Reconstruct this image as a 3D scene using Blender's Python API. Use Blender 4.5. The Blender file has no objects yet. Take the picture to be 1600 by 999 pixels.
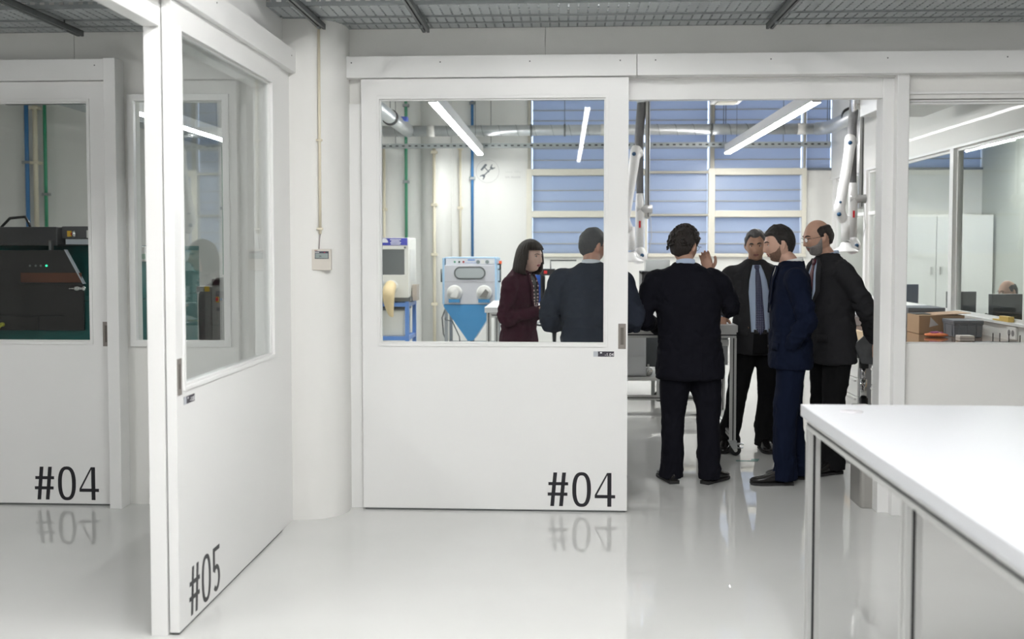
import bpy, math, random
from mathutils import Vector, Matrix, noise
from mathutils.bvhtree import BVHTree
random.seed(7)
S = bpy.context.scene
COL = S.collection
PI = math.pi

# ---------------------------------------------------------------- camera
cd = bpy.data.cameras.new('camera'); cam = bpy.data.objects.new('camera', cd); COL.objects.link(cam)
cam.location = (0, 0, 1.62)
cam.rotation_euler = (math.radians(90 - 2.38), 0, math.radians(2.93))
cd.sensor_width = 36; cd.lens = 36; cd.shift_y = -46 / 1600
cd.clip_start = 0.05; cd.clip_end = 200
cd.dof.use_dof = True; cd.dof.focus_distance = 6.9; cd.dof.aperture_fstop = 2.2
S.camera = cam
# ---------------------------------------------------------------- world, exposure
W = bpy.data.worlds.new('dusk_sky'); S.world = W; W.use_nodes = True
W.node_tree.nodes['Background'].inputs[0].default_value = (0.60, 0.73, 1.0, 1)
W.node_tree.nodes['Background'].inputs[1].default_value = 0.45
S.view_settings.view_transform = 'Standard'; S.view_settings.look = 'None'
S.view_settings.exposure = 2.14; S.view_settings.gamma = 1; S.view_settings.use_curve_mapping = False
LAMP_ROOM = 17.0      # emission of the pendant lamps in the workshop
LAMP_HALL = 30.0      # emission of the corridor lamps

# ---------------------------------------------------------------- materials
MATS = {}
def mat(name, col, rough=0.5, metal=0.0, bump=0.0, bscale=40.0, var=0.0, vscale=8.0, emit=0.0, spec=0.5, trans=0.0, coat=0.0, sheen=0.0, stretch=None):
    if name in MATS: return MATS[name]
    m = bpy.data.materials.new(name); m.use_nodes = True
    nt = m.node_tree; b = nt.nodes['Principled BSDF']
    b.inputs['Base Color'].default_value = (*col, 1); b.inputs['Roughness'].default_value = rough
    b.inputs['Metallic'].default_value = metal; b.inputs['Specular IOR Level'].default_value = spec
    b.inputs['Transmission Weight'].default_value = trans; b.inputs['Coat Weight'].default_value = coat
    b.inputs['Sheen Weight'].default_value = sheen
    if emit:
        b.inputs['Emission Color'].default_value = (*col, 1); b.inputs['Emission Strength'].default_value = emit
    tc = nt.nodes.new('ShaderNodeTexCoord'); src = tc.outputs['Object']
    if stretch:
        mp = nt.nodes.new('ShaderNodeMapping'); mp.inputs['Scale'].default_value = stretch
        nt.links.new(src, mp.inputs[0]); src = mp.outputs[0]
    if bump:
        n = nt.nodes.new('ShaderNodeTexNoise'); n.inputs['Scale'].default_value = bscale; n.inputs['Detail'].default_value = 4
        nt.links.new(src, n.inputs['Vector'])
        bp = nt.nodes.new('ShaderNodeBump'); bp.inputs['Strength'].default_value = bump; bp.inputs['Distance'].default_value = 0.02
        nt.links.new(n.outputs[0], bp.inputs['Height']); nt.links.new(bp.outputs[0], b.inputs['Normal'])
    if var:
        n2 = nt.nodes.new('ShaderNodeTexNoise'); n2.inputs['Scale'].default_value = vscale; n2.inputs['Detail'].default_value = 5
        nt.links.new(src, n2.inputs['Vector'])
        mr = nt.nodes.new('ShaderNodeMapRange'); mr.inputs['To Min'].default_value = 1 - var; mr.inputs['To Max'].default_value = 1 + var
        nt.links.new(n2.outputs[0], mr.inputs[0])
        mx = nt.nodes.new('ShaderNodeVectorMath'); mx.operation = 'SCALE'; mx.inputs[0].default_value = col
        nt.links.new(mr.outputs[0], mx.inputs['Scale']); nt.links.new(mx.outputs[0], b.inputs['Base Color'])
    MATS[name] = m
    return m
WHITE = mat('white_lacquer', (.80, .80, .79), .32, var=.012, vscale=3)
WALL = mat('white_wall_paint', (.78, .775, .75), .6, bump=.03, bscale=60, var=.015, vscale=2)
CREAM = mat('cream_frame_paint', (.74, .71, .62), .45, var=.02)
CEIL = mat('grey_ceiling_paint', (.07, .07, .07), .8, var=.05)
CEILW = mat('white_ceiling_paint', (.75, .75, .73), .8, var=.02)
GALV = mat('galvanised_steel', (.33, .35, .36), .42, .75, var=.25, vscale=30, bump=.02)
STRUT = mat('dull_strut_steel', (.20, .21, .21), .45, .8, var=.2, vscale=20)
DUCT = mat('spiral_duct_steel', (.55, .57, .58), .35, .75, var=.12, vscale=12)
FOIL = mat('crinkled_foil', (.75, .76, .77), .22, .95, bump=.9, bscale=18)
ALU = mat('anodised_aluminium', (.66, .66, .65), .32, .7, var=.04, vscale=5, stretch=(1, 1, .05))
SLOT = mat('black_slot', (.02, .02, .022), .5)
CHROME = mat('chrome', (.8, .8, .8), .12, 1.0)
BLACK = mat('black_plastic', (.018, .018, .02), .35, var=.1)
RUBBER = mat('black_rubber', (.02, .02, .02), .7)
TEXTM = mat('black_vinyl', (.012, .011, .016), .4)
TAUPE = mat('brushed_taupe_metal', (.30, .27, .25), .35, .6, var=.06)
BEIGE = mat('beige_conduit', (.72, .66, .52), .45, var=.03)
PGREEN = mat('green_pipe_paint', (.04, .30, .16), .4)
PBLUE = mat('blue_pipe_paint', (.05, .20, .45), .4)
TABLE = mat('white_laminate', (.49, .50, .52), .38, var=.01)
SOCK = mat('white_plastic', (.82, .82, .80), .3)

def glass_mat(name='clear_glass', k=.4):
    m = bpy.data.materials.new(name); m.use_nodes = True; nt = m.node_tree
    for n in list(nt.nodes): nt.nodes.remove(n)
    o = nt.nodes.new('ShaderNodeOutputMaterial'); t = nt.nodes.new('ShaderNodeBsdfTransparent'); g = nt.nodes.new('ShaderNodeBsdfGlossy')
    t.inputs[0].default_value = (.97, .985, .98, 1); g.inputs['Roughness'].default_value = 0.0
    f = nt.nodes.new('ShaderNodeFresnel'); f.inputs[0].default_value = 1.5
    mu = nt.nodes.new('ShaderNodeMath'); mu.operation = 'MULTIPLY'; mu.inputs[1].default_value = k; mu.use_clamp = True
    x = nt.nodes.new('ShaderNodeMixShader'); nt.links.new(f.outputs[0], mu.inputs[0]); nt.links.new(mu.outputs[0], x.inputs[0])
    nt.links.new(t.outputs[0], x.inputs[1]); nt.links.new(g.outputs[0], x.inputs[2]); nt.links.new(x.outputs[0], o.inputs[0])
    return m
GLASS = glass_mat(); GLASS2 = glass_mat('anti_glare_glass', .10)

def frosted_mat():
    m = bpy.data.materials.new('frosted_blue_louvre'); m.use_nodes = True; nt = m.node_tree
    b = nt.nodes['Principled BSDF']; b.inputs['Base Color'].default_value = (.38, .44, .53, 1); b.inputs['Roughness'].default_value = .35
    t = nt.nodes.new('ShaderNodeBsdfTranslucent'); t.inputs[0].default_value = (.82, .88, 1, 1)
    x = nt.nodes.new('ShaderNodeMixShader'); x.inputs[0].default_value = .35
    o = nt.nodes['Material Output']
    nt.links.new(b.outputs[0], x.inputs[1]); nt.links.new(t.outputs[0], x.inputs[2]); nt.links.new(x.outputs[0], o.inputs[0])
    return m
FROST = frosted_mat()

def floor_mat():
    m = bpy.data.materials.new('polished_epoxy_floor'); m.use_nodes = True; nt = m.node_tree; b = nt.nodes['Principled BSDF']
    tc = nt.nodes.new('ShaderNodeTexCoord')
    n = nt.nodes.new('ShaderNodeTexNoise'); n.inputs['Scale'].default_value = 1.3; n.inputs['Detail'].default_value = 5
    nt.links.new(tc.outputs['Object'], n.inputs['Vector'])
    r = nt.nodes.new('ShaderNodeValToRGB'); r.color_ramp.elements[0].position = .3; r.color_ramp.elements[1].position = .7
    r.color_ramp.elements[0].color = (.62, .625, .61, 1); r.color_ramp.elements[1].color = (.66, .665, .65, 1)
    nt.links.new(n.outputs[0], r.inputs[0]); nt.links.new(r.outputs[0], b.inputs['Base Color'])
    b.inputs['Roughness'].default_value = .016; b.inputs['Specular IOR Level'].default_value = .75
    n2 = nt.nodes.new('ShaderNodeTexNoise'); n2.inputs['Scale'].default_value = 2.2; n2.inputs['Detail'].default_value = 3
    nt.links.new(tc.outputs['Object'], n2.inputs['Vector'])
    n3 = nt.nodes.new('ShaderNodeTexNoise'); n3.inputs['Scale'].default_value = 14; n3.inputs['Detail'].default_value = 2
    nt.links.new(tc.outputs['Object'], n3.inputs['Vector'])
    ad = nt.nodes.new('ShaderNodeMath'); ad.operation = 'MULTIPLY_ADD'; ad.inputs[1].default_value = .06
    nt.links.new(n3.outputs[0], ad.inputs[0]); nt.links.new(n2.outputs[0], ad.inputs[2])
    bp = nt.nodes.new('ShaderNodeBump'); bp.inputs['Strength'].default_value = .010; bp.inputs['Distance'].default_value = .01
    nt.links.new(ad.outputs[0], bp.inputs['Height']); nt.links.new(bp.outputs[0], b.inputs['Normal'])
    return m
FLOOR = floor_mat()

def tray_mat(edge=False):
    """perforated galvanised sheet: the slots are real openings (transparent), running across the tray"""
    m = bpy.data.materials.new('slotted_flange_steel' if edge else 'perforated_tray_steel'); m.use_nodes = True; nt = m.node_tree; b = nt.nodes['Principled BSDF']
    N = nt.nodes.new; L = nt.links.new
    b.inputs['Base Color'].default_value = (.48, .51, .52, 1); b.inputs['Metallic'].default_value = .45; b.inputs['Roughness'].default_value = .4
    tc = N('ShaderNodeTexCoord'); sp = N('ShaderNodeSeparateXYZ'); L(tc.outputs['Object'], sp.inputs[0])
    def M(op, a, bb=None, c=None):
        n = N('ShaderNodeMath'); n.operation = op
        for i, v in enumerate((a, bb, c)):
            if v is None: continue
            if isinstance(v, (int, float)): n.inputs[i].default_value = v
            else: L(v, n.inputs[i])
        return n.outputs[0]
    fx = M('FRACT', M('MULTIPLY', sp.outputs[0], 1 / .055)); fy = M('FRACT', M('MULTIPLY', sp.outputs[2 if edge else 1], 1 / (.06 if edge else .042)))
    inx = M('LESS_THAN', M('ABSOLUTE', M('SUBTRACT', fx, .5)), .26 if edge else .10); iny = M('LESS_THAN', M('ABSOLUTE', M('SUBTRACT', fy, .5)), .13 if edge else .34)
    h = M('MULTIPLY', inx, iny)
    t = N('ShaderNodeBsdfTransparent'); x = N('ShaderNodeMixShader'); L(h, x.inputs[0]); L(b.outputs[0], x.inputs[1]); L(t.outputs[0], x.inputs[2])
    L(x.outputs[0], nt.nodes['Material Output'].inputs[0])
    nz = N('ShaderNodeTexNoise'); nz.inputs['Scale'].default_value = 30; L(tc.outputs['Object'], nz.inputs['Vector'])
    rr = N('ShaderNodeMapRange'); rr.inputs['To Min'].default_value = .3; rr.inputs['To Max'].default_value = .55; L(nz.outputs[0], rr.inputs[0]); L(rr.outputs[0], b.inputs['Roughness'])
    return m
TRAYM = tray_mat()
# ---------------------------------------------------------------- mesh helpers
class G:
    def __init__(s): s.v = []; s.f = []
    def add(s, vs, fs):
        b = len(s.v); s.v += [tuple(p) for p in vs]; s.f += [tuple(i + b for i in f) for f in fs]; return s
    def box(s, x0, x1, y0, y1, z0, z1):
        return s.add([(x0, y0, z0), (x1, y0, z0), (x1, y1, z0), (x0, y1, z0), (x0, y0, z1), (x1, y0, z1), (x1, y1, z1), (x0, y1, z1)],
                     [(0, 3, 2, 1), (4, 5, 6, 7), (0, 1, 5, 4), (1, 2, 6, 5), (2, 3, 7, 6), (3, 0, 4, 7)])
    def frame(s, x0, x1, z0, z1, hx0, hx1, hz0, hz1, y0, y1):
        """rectangular plate in the XZ plane with a rectangular hole, one closed mesh"""
        o = [(x0, z0), (x1, z0), (x1, z1), (x0, z1)]; h = [(hx0, hz0), (hx1, hz0), (hx1, hz1), (hx0, hz1)]
        vs = [(x, y0, z) for x, z in o + h] + [(x, y1, z) for x, z in o + h]; fs = []
        for i in range(4):
            j = (i + 1) % 4
            fs += [(i, j, 4 + j, 4 + i), (8 + j, 8 + i, 12 + i, 12 + j), (j, i, 8 + i, 8 + j), (4 + i, 4 + j, 12 + j, 12 + i)]
        return s.add(vs, fs)
    def prism(s, poly, y0, y1, axis='y'):
        """polygon (a, b) extruded along axis"""
        def P(a, b, t): return {'y': (a, t, b), 'x': (t, a, b), 'z': (a, b, t)}[axis]
        n = len(poly); vs = [P(a, b, y0) for a, b in poly] + [P(a, b, y1) for a, b in poly]
        return s.add(vs, [tuple(range(n)), tuple(range(2 * n - 1, n - 1, -1))] + [(i, n + i, n + (i + 1) % n, (i + 1) % n) for i in range(n)])
    def rings(s, R, cap=True, closed=False):
        n = len(R[0]); vs = [p for r in R for p in r]; fs = []
        for k in range(len(R) - (0 if closed else 1)):
            a = k * n; b = ((k + 1) % len(R)) * n
            fs += [(a + i, a + (i + 1) % n, b + (i + 1) % n, b + i) for i in range(n)]
        if cap and not closed: fs += [tuple(range(n - 1, -1, -1)), tuple(range((len(R) - 1) * n, len(R) * n))]
        return s.add(vs, fs)
    def tube(s, pts, rad, n=12, cap=True, flat=1.0, ref=None):
        pts = [Vector(p) for p in pts]
        if not isinstance(rad, (list, tuple)): rad = [rad] * len(pts)
        R = []; u = None
        for i, p in enumerate(pts):
            d = (pts[min(i + 1, len(pts) - 1)] - pts[max(i - 1, 0)])
            if d.length < 1e-9: d = Vector((0, 0, 1))
            d.normalize()
            if u is None:
                u = Vector(ref) if ref else (Vector((0, 0, 1)) if abs(d.z) < .9 else Vector((1, 0, 0)))
            u = (u - d * u.dot(d)); u.normalize(); w = d.cross(u)
            R.append([p + (u * math.cos(a) * flat + w * math.sin(a)) * rad[i] for a in [2 * PI * k / n for k in range(n)]])
        return s.rings(R, cap)
    def limb(s, pts, rad, n=16, sub=4, flat=1.0, ref=None):
        """smooth tapering limb with rounded ends"""
        P = [Vector(p) for p in pts]; Q = []; r = []
        for i in range(len(P) - 1):
            p0 = P[max(i - 1, 0)]; p1 = P[i]; p2 = P[i + 1]; p3 = P[min(i + 2, len(P) - 1)]
            for k in range(sub):
                t = k / sub
                c = .5 * ((2 * p1) + (p2 - p0) * t + (2 * p0 - 5 * p1 + 4 * p2 - p3) * t * t + (-p0 + 3 * p1 - 3 * p2 + p3) * t ** 3)
                Q.append(c); r.append(rad[i] * (1 - t) + rad[i + 1] * t)
        Q.append(P[-1]); r.append(rad[-1])
        d0 = (Q[0] - Q[1]).normalized(); d1 = (Q[-1] - Q[-2]).normalized()
        pre = [(Q[0] + d0 * r[0] * math.sin(a) * .8, r[0] * math.cos(a)) for a in (1.4, 1.0, .5)]
        post = [(Q[-1] + d1 * r[-1] * math.sin(a) * .8, r[-1] * math.cos(a)) for a in (.5, 1.0, 1.4)]
        return s.tube([p for p, _ in pre] + Q + [p for p, _ in post], [q for _, q in pre] + r + [q for _, q in post], n, True, flat, ref)
    def cyl(s, c, r, z0, z1, n=24, axis='z', r2=None):
        r2 = r if r2 is None else r2
        def P(a, b, t): return {'z': (c[0] + a, c[1] + b, t), 'y': (c[0] + a, t, c[1] + b), 'x': (t, c[0] + a, c[1] + b)}[axis]
        return s.rings([[P(rr * math.cos(2 * PI * k / n), rr * math.sin(2 * PI * k / n), t) for k in range(n)] for rr, t in ((r, z0), (r2, z1))])
    def lathe(s, c, prof, n=24):
        return s.rings([[(c[0] + r * math.cos(2 * PI * k / n), c[1] + r * math.sin(2 * PI * k / n), c[2] + z) for k in range(n)] for r, z in prof])
    def ball(s, c, r, n=16, m=10):
        if not isinstance(r, (tuple, list)): r = (r, r, r)
        R = []
        for i in range(m + 1):
            e = -PI / 2 + PI * (i + .02) / (m + .04)
            R.append([(c[0] + r[0] * math.cos(e) * math.cos(2 * PI * k / n), c[1] + r[1] * math.cos(e) * math.sin(2 * PI * k / n), c[2] + r[2] * math.sin(e)) for k in range(n)])
        return s.rings(R)
    def xf(s, M): s.v = [tuple(M @ Vector(p)) for p in s.v]; return s
    def build(s, name, m, parent=None, smooth=False, bevel=0.0, loc=None, label=None):
        me = bpy.data.meshes.new(name); me.from_pydata(s.v, [], s.f); me.update()
        if smooth:
            me.polygons.foreach_set('use_smooth', [True] * len(me.polygons))
        me.materials.append(m)
        o = bpy.data.objects.new(name, me); COL.objects.link(o)
        if parent: o.parent = parent
        if loc: o.location = loc
        if bevel:
            bv = o.modifiers.new('bevel', 'BEVEL'); bv.width = bevel; bv.segments = 2; bv.limit_method = 'ANGLE'
        if label: o['label'] = label
        return o
def smooth_angle(o, deg=40):
    me = o.data
    me.polygons.foreach_set('use_smooth', [True] * len(me.polygons))
    try: me.set_sharp_from_angle(angle=math.radians(deg))
    except Exception: pass
    return o
def tag(o, label=None, cat=None, group=None, kind=None):
    if label: o['label'] = label
    if cat: o['category'] = cat
    if group: o['group'] = group
    if kind: o['kind'] = kind
    return o
def thing(name, label, cat, loc=(0, 0, 0), rz=0.0, group=None):
    o = bpy.data.objects.new(name, None); COL.objects.link(o); o.location = loc; o.rotation_euler = (0, 0, rz); o.empty_display_size = .1
    return tag(o, label, cat, group)
def struct(name, label=None, loc=(0, 0, 0)):
    o = bpy.data.objects.new(name, None); COL.objects.link(o); o.location = loc; o.empty_display_size = .1
    return tag(o, label, None, None, 'structure')
def box(x0, x1, y0, y1, z0, z1): return G().box(x0, x1, y0, y1, z0, z1)
def copy_tree(o, parent=None):
    c = o.copy(); COL.objects.link(c)
    if parent: c.parent = parent
    for ch in list(o.children): copy_tree(ch, c)
    return c

# ================================================================= SETTING
HC = 3.6; RC = 4.3; YB = 14.5; XR = 3.7
tag(box(-9.2, 9.2, -11.2, 14.8, -.1, 0).build('floor', FLOOR), 'pale grey polished floor reflecting doors and lamps', kind='structure')
tag(box(-9.2, 9.2, -11.2, 6.4, HC, HC + .1).build('ceiling', CEIL), 'dim ceiling above the cable trays', kind='structure')
tag(box(-9.2, 9.2, 6.4, 14.8, RC, RC + .1).build('ceiling', CEILW), 'white ceiling of the workshop', kind='structure')
tag(box(-9.2, 9.2, -11.3, -11.2, 0, HC).build('wall_rear', WALL), 'far end wall behind the viewer', kind='structure')
tag(box(-9.3, -9.2, -11.3, 14.8, 0, RC).build('wall_left', WALL), 'outer wall at the far left', kind='structure')
tag(box(9.2, 9.3, -11.3, 14.8, 0, RC).build('wall_right', WALL), 'outer wall at the far right', kind='structure')

# front partition (holes: left bay window behind the sliding door, small window, glazed part behind the door, doorway, right window)
YW0, YW1 = 6.28, 6.40
g = G()
g.box(-9.2, 9.2, YW0, YW1, 2.64, RC)                                   # upper wall, continuous
g.box(-9.2, -4.6, YW0, YW1, 0, 2.64)
wf = tag(g.build('wall_front', WALL), 'white partition wall with sliding doors, seen face on', kind='structure')
g = G(); g.frame(-4.6, -2.72, 0, 2.64, -4.5, -2.86, .98, 2.58, YW0, YW1)
g.build('wall_panel', WALL, wf)
g = G(); g.frame(-2.72, -1.655, 0, 2.64, -2.69, -2.10, 1.03, 2.54, YW0, YW1)
g.build('wall_panel', WALL, wf)
g = G(); g.frame(-1.655, .34, 0, 2.64, -1.19, .32, .98, 2.57, YW0, YW1)
g.build('wall_panel', WALL, wf)
g = G(); g.box(.34, 1.91, YW0 + .03, YW1 - .02, 2.52, 2.64); g.build('door_lintel', WHITE, wf)
g = G(); g.frame(2.035, 9.2, 0, 2.64, 2.06, 8.4, 1.04, 2.51, YW0, YW1); g.build('wall_panel', WALL, wf)
box(1.91, 1.985, YW0 + .02, YW1 + .03, 0, 2.64).build('door_jamb', WHITE, wf, bevel=.003)
box(1.975, 2.045, 6.235, 6.30, 0, 2.652).build('wall_post', WHITE, wf, bevel=.003)
box(2.05, 6, 6.262, 6.28, 2.535, 2.55).build('casing_strip', WHITE, wf, bevel=.002)
for zz in (2.5, 2.485): box(2.07, 8.39, 6.30, 6.33, zz - .006, zz + .004).build('glazing_bead', WHITE, wf)
tag(box(2.06, 8.4, 6.335, 6.343, 1.045, 2.505).build('window_1', GLASS), 'large clear pane right of the doorway above the workbench', kind='structure')
wn = struct('window_2', 'narrow window beside the left post looking onto the green machine')
g = G(); g.frame(-2.715, -2.075, 1.0, 2.57, -2.675, -2.115, 1.04, 2.53, 6.262, 6.30); g.build('window_frame', WHITE, wn, bevel=.002)
box(-2.69, -2.10, 6.335, 6.343, 1.03, 2.54).build('glass', GLASS, wn)
# faint joint between wall panels above the rail and seam by the column
g = G()
for x in (-.12, -3.05): g.box(x, x + .003, 6.2785, 6.281, 2.78, 3.0)
tag(g.build('trim_1', mat('joint_grey', (.42, .42, .40), .8)), 'thin vertical joints in the wall above the door rail', kind='structure')
box(-1.338, -1.24, 6.262, 6.28, 0, 2.50).build('side_casing', WHITE, wf, bevel=.002)

# door rail covers on the front wall
def rail_cover(name, label, pieces, y0, y1, z0, z1, screws):
    r = struct(name, label)
    for a, b in pieces:
        box(a, b, y0, y1, z0, z1).build('cover_board', WHITE, r, bevel=.002)
    for x in screws: G().cyl((x, (z0 + z1) / 2 + .025), .0045, y0 - .0015, y0 + .004, 10, 'y').build('screw', STRUT, r)
    return r
rail_cover('trim_2', 'long white cover board of the door rail above the doorway', [(-1.389, .428), (.431, 2.722), (2.725, 6.0)], 6.19, 6.28, 2.648, 2.776,
           [-1.29, -.75, -.21, .33, .54, 1.22, 1.90, 2.59])
rail_cover('trim_3', 'white cover board of the door rail at the far left', [(-5.5, -2.812)], 6.19, 6.28, 2.648, 2.776, [-2.88])
tag(box(-2.81, -2.735, 6.15, 6.28, 0, 2.776).build('trim_4', WHITE, bevel=.003), 'white vertical end post beside the far left door', kind='structure')

# ---- lettering
def bar(a, b, w):
    """slanted stroke with horizontal ends between (x,z) a and b, horizontal width w"""
    return [(a[0] - w / 2, a[1]), (a[0] + w / 2, a[1]), (b[0] + w / 2, b[1]), (b[0] - w / 2, b[1])]
def glyph(g, ch, x, H, y0, y1):
    """condensed technical digits, height H; returns advance"""
    t = H * .118
    if ch == '#':
        w = H * .50
        for dx in (0, .26): g.prism(bar((x + H * (.11 + dx), 0), (x + H * (.20 + dx), H), t * .95), y0, y1)
        for z, dx in ((.62, .02), (.31, 0)): g.prism([(x + H * dx - .02 * H, H * z), (x + H * dx + H * .56, H * z), (x + H * dx + H * .56, H * z + t * .78), (x + H * dx - .02 * H, H * z + t * .78)], y0 + .0002, y1)
        return H * .70
    if ch == '0':
        n = 40; w = H * .275; o = []; i = []
        for k in range(n):
            a = 2 * PI * k / n; c, s_ = math.cos(a), math.sin(a)
            px = math.copysign(abs(c) ** .78, c); pz = math.copysign(abs(s_) ** .86, s_)
            o.append((x + w + w * px, H / 2 + H * .515 * pz)); i.append((x + w + (w - t) * px, H / 2 + (H * .515 - t * .8) * pz))
        vs = [(a, y0, b) for a, b in o + i] + [(a, y1, b) for a, b in o + i]; fs = []
        for k in range(n):
            j = (k + 1) % n; fs += [(k, j, n + j, n + k), (2 * n + j, 2 * n + k, 3 * n + k, 3 * n + j), (j, k, 2 * n + k, 2 * n + j), (n + k, n + j, 3 * n + j, 3 * n + k)]
        g.add(vs, fs); return H * .66
    if ch == '4':
        g.prism([(x, H * .27), (x + t * .2, H * .27), (x + H * .40, H * .985), (x + H * .36 + t * 1.0, H), (x + H * .36, H), (x, H * .34)][::1], y0, y1)
        g.prism([(x, H * .25), (x + H * .60, H * .25), (x + H * .60, H * .25 + t * .8), (x, H * .25 + t * .8)], y0 + .0002, y1)
        g.prism([(x + H * .37, 0), (x + H * .37 + t, 0), (x + H * .37 + t, H), (x + H * .37, H)], y0 + .0001, y1)
        return H * .62
    if ch == '5':
        g.prism([(x + H * .04, H - t * .8), (x + H * .46, H - t * .8), (x + H * .46, H), (x + H * .04, H)], y0, y1)
        g.prism([(x + H * .04, H * .48), (x + H * .04 + t, H * .50), (x + H * .04 + t, H), (x + H * .04, H)], y0 + .0001, y1)
        n = 24; pts = []
        for k in range(n + 1):
            a = math.radians(140 - 275 * k / n); pts.append((x + H * .245 + H * .235 * math.cos(a), H * .30 + H * .30 * math.sin(a)))
        inn = []
        for k in range(n + 1):
            a = math.radians(140 - 275 * k / n); inn.append((x + H * .245 + (H * .235 - t) * math.cos(a), H * .30 + (H * .30 - t * .85) * math.sin(a)))
        for k in range(n): g.prism([pts[k], pts[k + 1], inn[k + 1], inn[k]], y0 + .0002, y1)
        return H * .6
def lettering(text, x, z, H, y, parent, M=None):
    for ch in text:
        g = G(); adv = glyph(g, ch, 0, H, 0, .0012)
        T = Matrix.Translation((x, y - .0011, z)); g.xf(M @ T if M else T)
        nm = {'#': 'hash_sign', '0': 'numeral_zero', '4': 'numeral_four', '5': 'numeral_five'}[ch]
        g.build(nm, TEXTM, parent); x += adv
def small_text(s, x, z, size, y, parent, m, M=None, name='lettering'):
    c = bpy.data.curves.new(name, 'FONT'); c.body = s; c.size = size; c.extrude = .0004; c.resolution_u = 3
    o = bpy.data.objects.new(name, c); COL.objects.link(o)
    dg = bpy.context.evaluated_depsgraph_get(); me = bpy.data.meshes.new_from_object(o.evaluated_get(dg))
    bpy.data.objects.remove(o); bpy.data.curves.remove(c)
    me.materials.clear(); me.materials.append(m)
    T = Matrix.Translation((x, y, z)) @ Matrix.Rotation(PI / 2, 4, 'X'); me.transform(M @ T if M else T)
    q = bpy.data.objects.new(name, me); COL.objects.link(q); q.parent = parent; return q

# ---- sliding doors; built in a local frame: x along the door, front face at y=0 (toward -y)
def sliding_door(name, label, width, M, text, wx0, wx1, handle_x, sticker_x, text_x, hole=True, sticker=True, z0=.012, z1=2.645):
    d = struct(name, label); d.matrix_world = M
    G().frame(0, width, z0, z1, wx0, wx1, 1.03, 2.525, 0, .042).build('door_panel', WHITE, d, bevel=.0015)
    G().frame(wx0 - .014, wx1 + .014, 1.016, 2.539, wx0 + .003, wx1 - .003, 1.033, 2.522, -.006, .004).build('glazing_bead', WHITE, d, bevel=.001)
    G().frame(wx0, wx1, 1.03, 2.525, wx0 + .012, wx1 - .012, 1.042, 2.513, .010, .034).build('inner_bead', WHITE, d, bevel=.001)
    box(wx0 + .002, wx1 - .002, .018, .024, 1.032, 2.523).build('glass', GLASS, d)
    box(.01, width - .01, .006, .036, .002, z0 + .002).build('bottom_seal', STRUT, d)
    h = G().frame(handle_x, handle_x + .046, 1.005, 1.158, handle_x + .013, handle_x + .033, 1.03, 1.135, -.003, .001).build('door_handle', TAUPE, d, bevel=.0008, label='recessed brushed metal pull plate')
    box(handle_x + .012, handle_x + .034, -.0012, .001, 1.028, 1.137).build('finger_recess', mat('dark_recess_metal', (.16, .145, .13), .4, .5), h)
    if sticker:
        s_ = box(sticker_x, sticker_x + .125, -.0012, .001, .957, .989).build('number_sticker', mat('sticker_dark', (.045, .04, .055), .5), d, label='small dark sticker with white number')
        box(sticker_x, sticker_x + .028, -.0016, 0, .957, .989).build('sticker_grey_field', mat('sticker_grey', (.5, .52, .56), .6), s_)
        G().ball((sticker_x + .046, -.0018, .981), (.007, .0008, .005), 10, 6).build('emblem', mat('sticker_light', (.7, .7, .72), .6), s_)
        small_text('-1.'+text[1:], sticker_x + .068, .961, .027, -.0016, s_, mat('sticker_white', (.85, .85, .87), .5))
    lettering(text, text_x, .036, .208, 0, d)
    return d
I = Matrix.Identity(4)
sliding_door('door_1', 'white sliding door numbered #04 left of the doorway with the woman behind its glass', 1.622,
             Matrix.Translation((-1.238, 6.222, 0)), '#04', .108, 1.488, 1.565, 1.415, 1.143)
sliding_door('door_2', 'white sliding door numbered #04 at the far left in front of the green machine', 1.622,
             Matrix.Translation((-2.812 - 1.622, 6.222, 0)), '#04', .108, 1.488, 1.565, 1.415, 1.115, sticker=False)
# door #05 on the side partition: local x -> world +Y, local y(back) -> world -X
M5 = Matrix.Translation((-1.60, 4.135, 0)) @ Matrix(((0, -1, 0, 0), (1, 0, 0, 0), (0, 0, 1, 0), (0, 0, 0, 1)))
sliding_door('door_3', 'white sliding door numbered #05 running obliquely in the foreground', 1.585, M5, '#05', .095, 1.425, .008, .078, .118)

# side partition carrying door #05
wp = struct('wall_side', 'white glazed side partition behind the door numbered #05')
def frame_x(x0, x1, y0, y1, z0, z1, hy0, hy1, hz0, hz1):
    g = G().frame(y0, y1, z0, z1, hy0, hy1, hz0, hz1, x0, x1); g.v = [(y, x, z) for x, y, z in g.v]; g.f = [f[::-1] for f in g.f]; return g
frame_x(-1.716, -1.648, 4.125, 6.28, 0, 2.52, 4.24, 5.60, 1.02, 2.50).build('wall_panel', WHITE, wp, bevel=.002)
box(-1.716, -1.648, 2.2, 6.28, 2.52, HC).build('lintel_beam', WHITE, wp, bevel=.002)
box(-1.66, -1.612, 5.724, 5.958, .0, 2.64).build('side_casing', WHITE, wp)
box(-1.716, -1.648, 1.2, 2.2, 0, HC).build('wall_panel', WHITE, wp)
r5 = struct('trim_5', 'white cover board of the rail above the door numbered #05')
box(-1.65, -1.57, 1.8, 6.02, 2.64, 2.768).build('cover_board', WHITE, r5, bevel=.002)
for y in (5.87, 4.6): G().cyl((y, 2.725), .004, -1.571, -1.5685, 10, 'x').build('screw', STRUT, r5)
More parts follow.
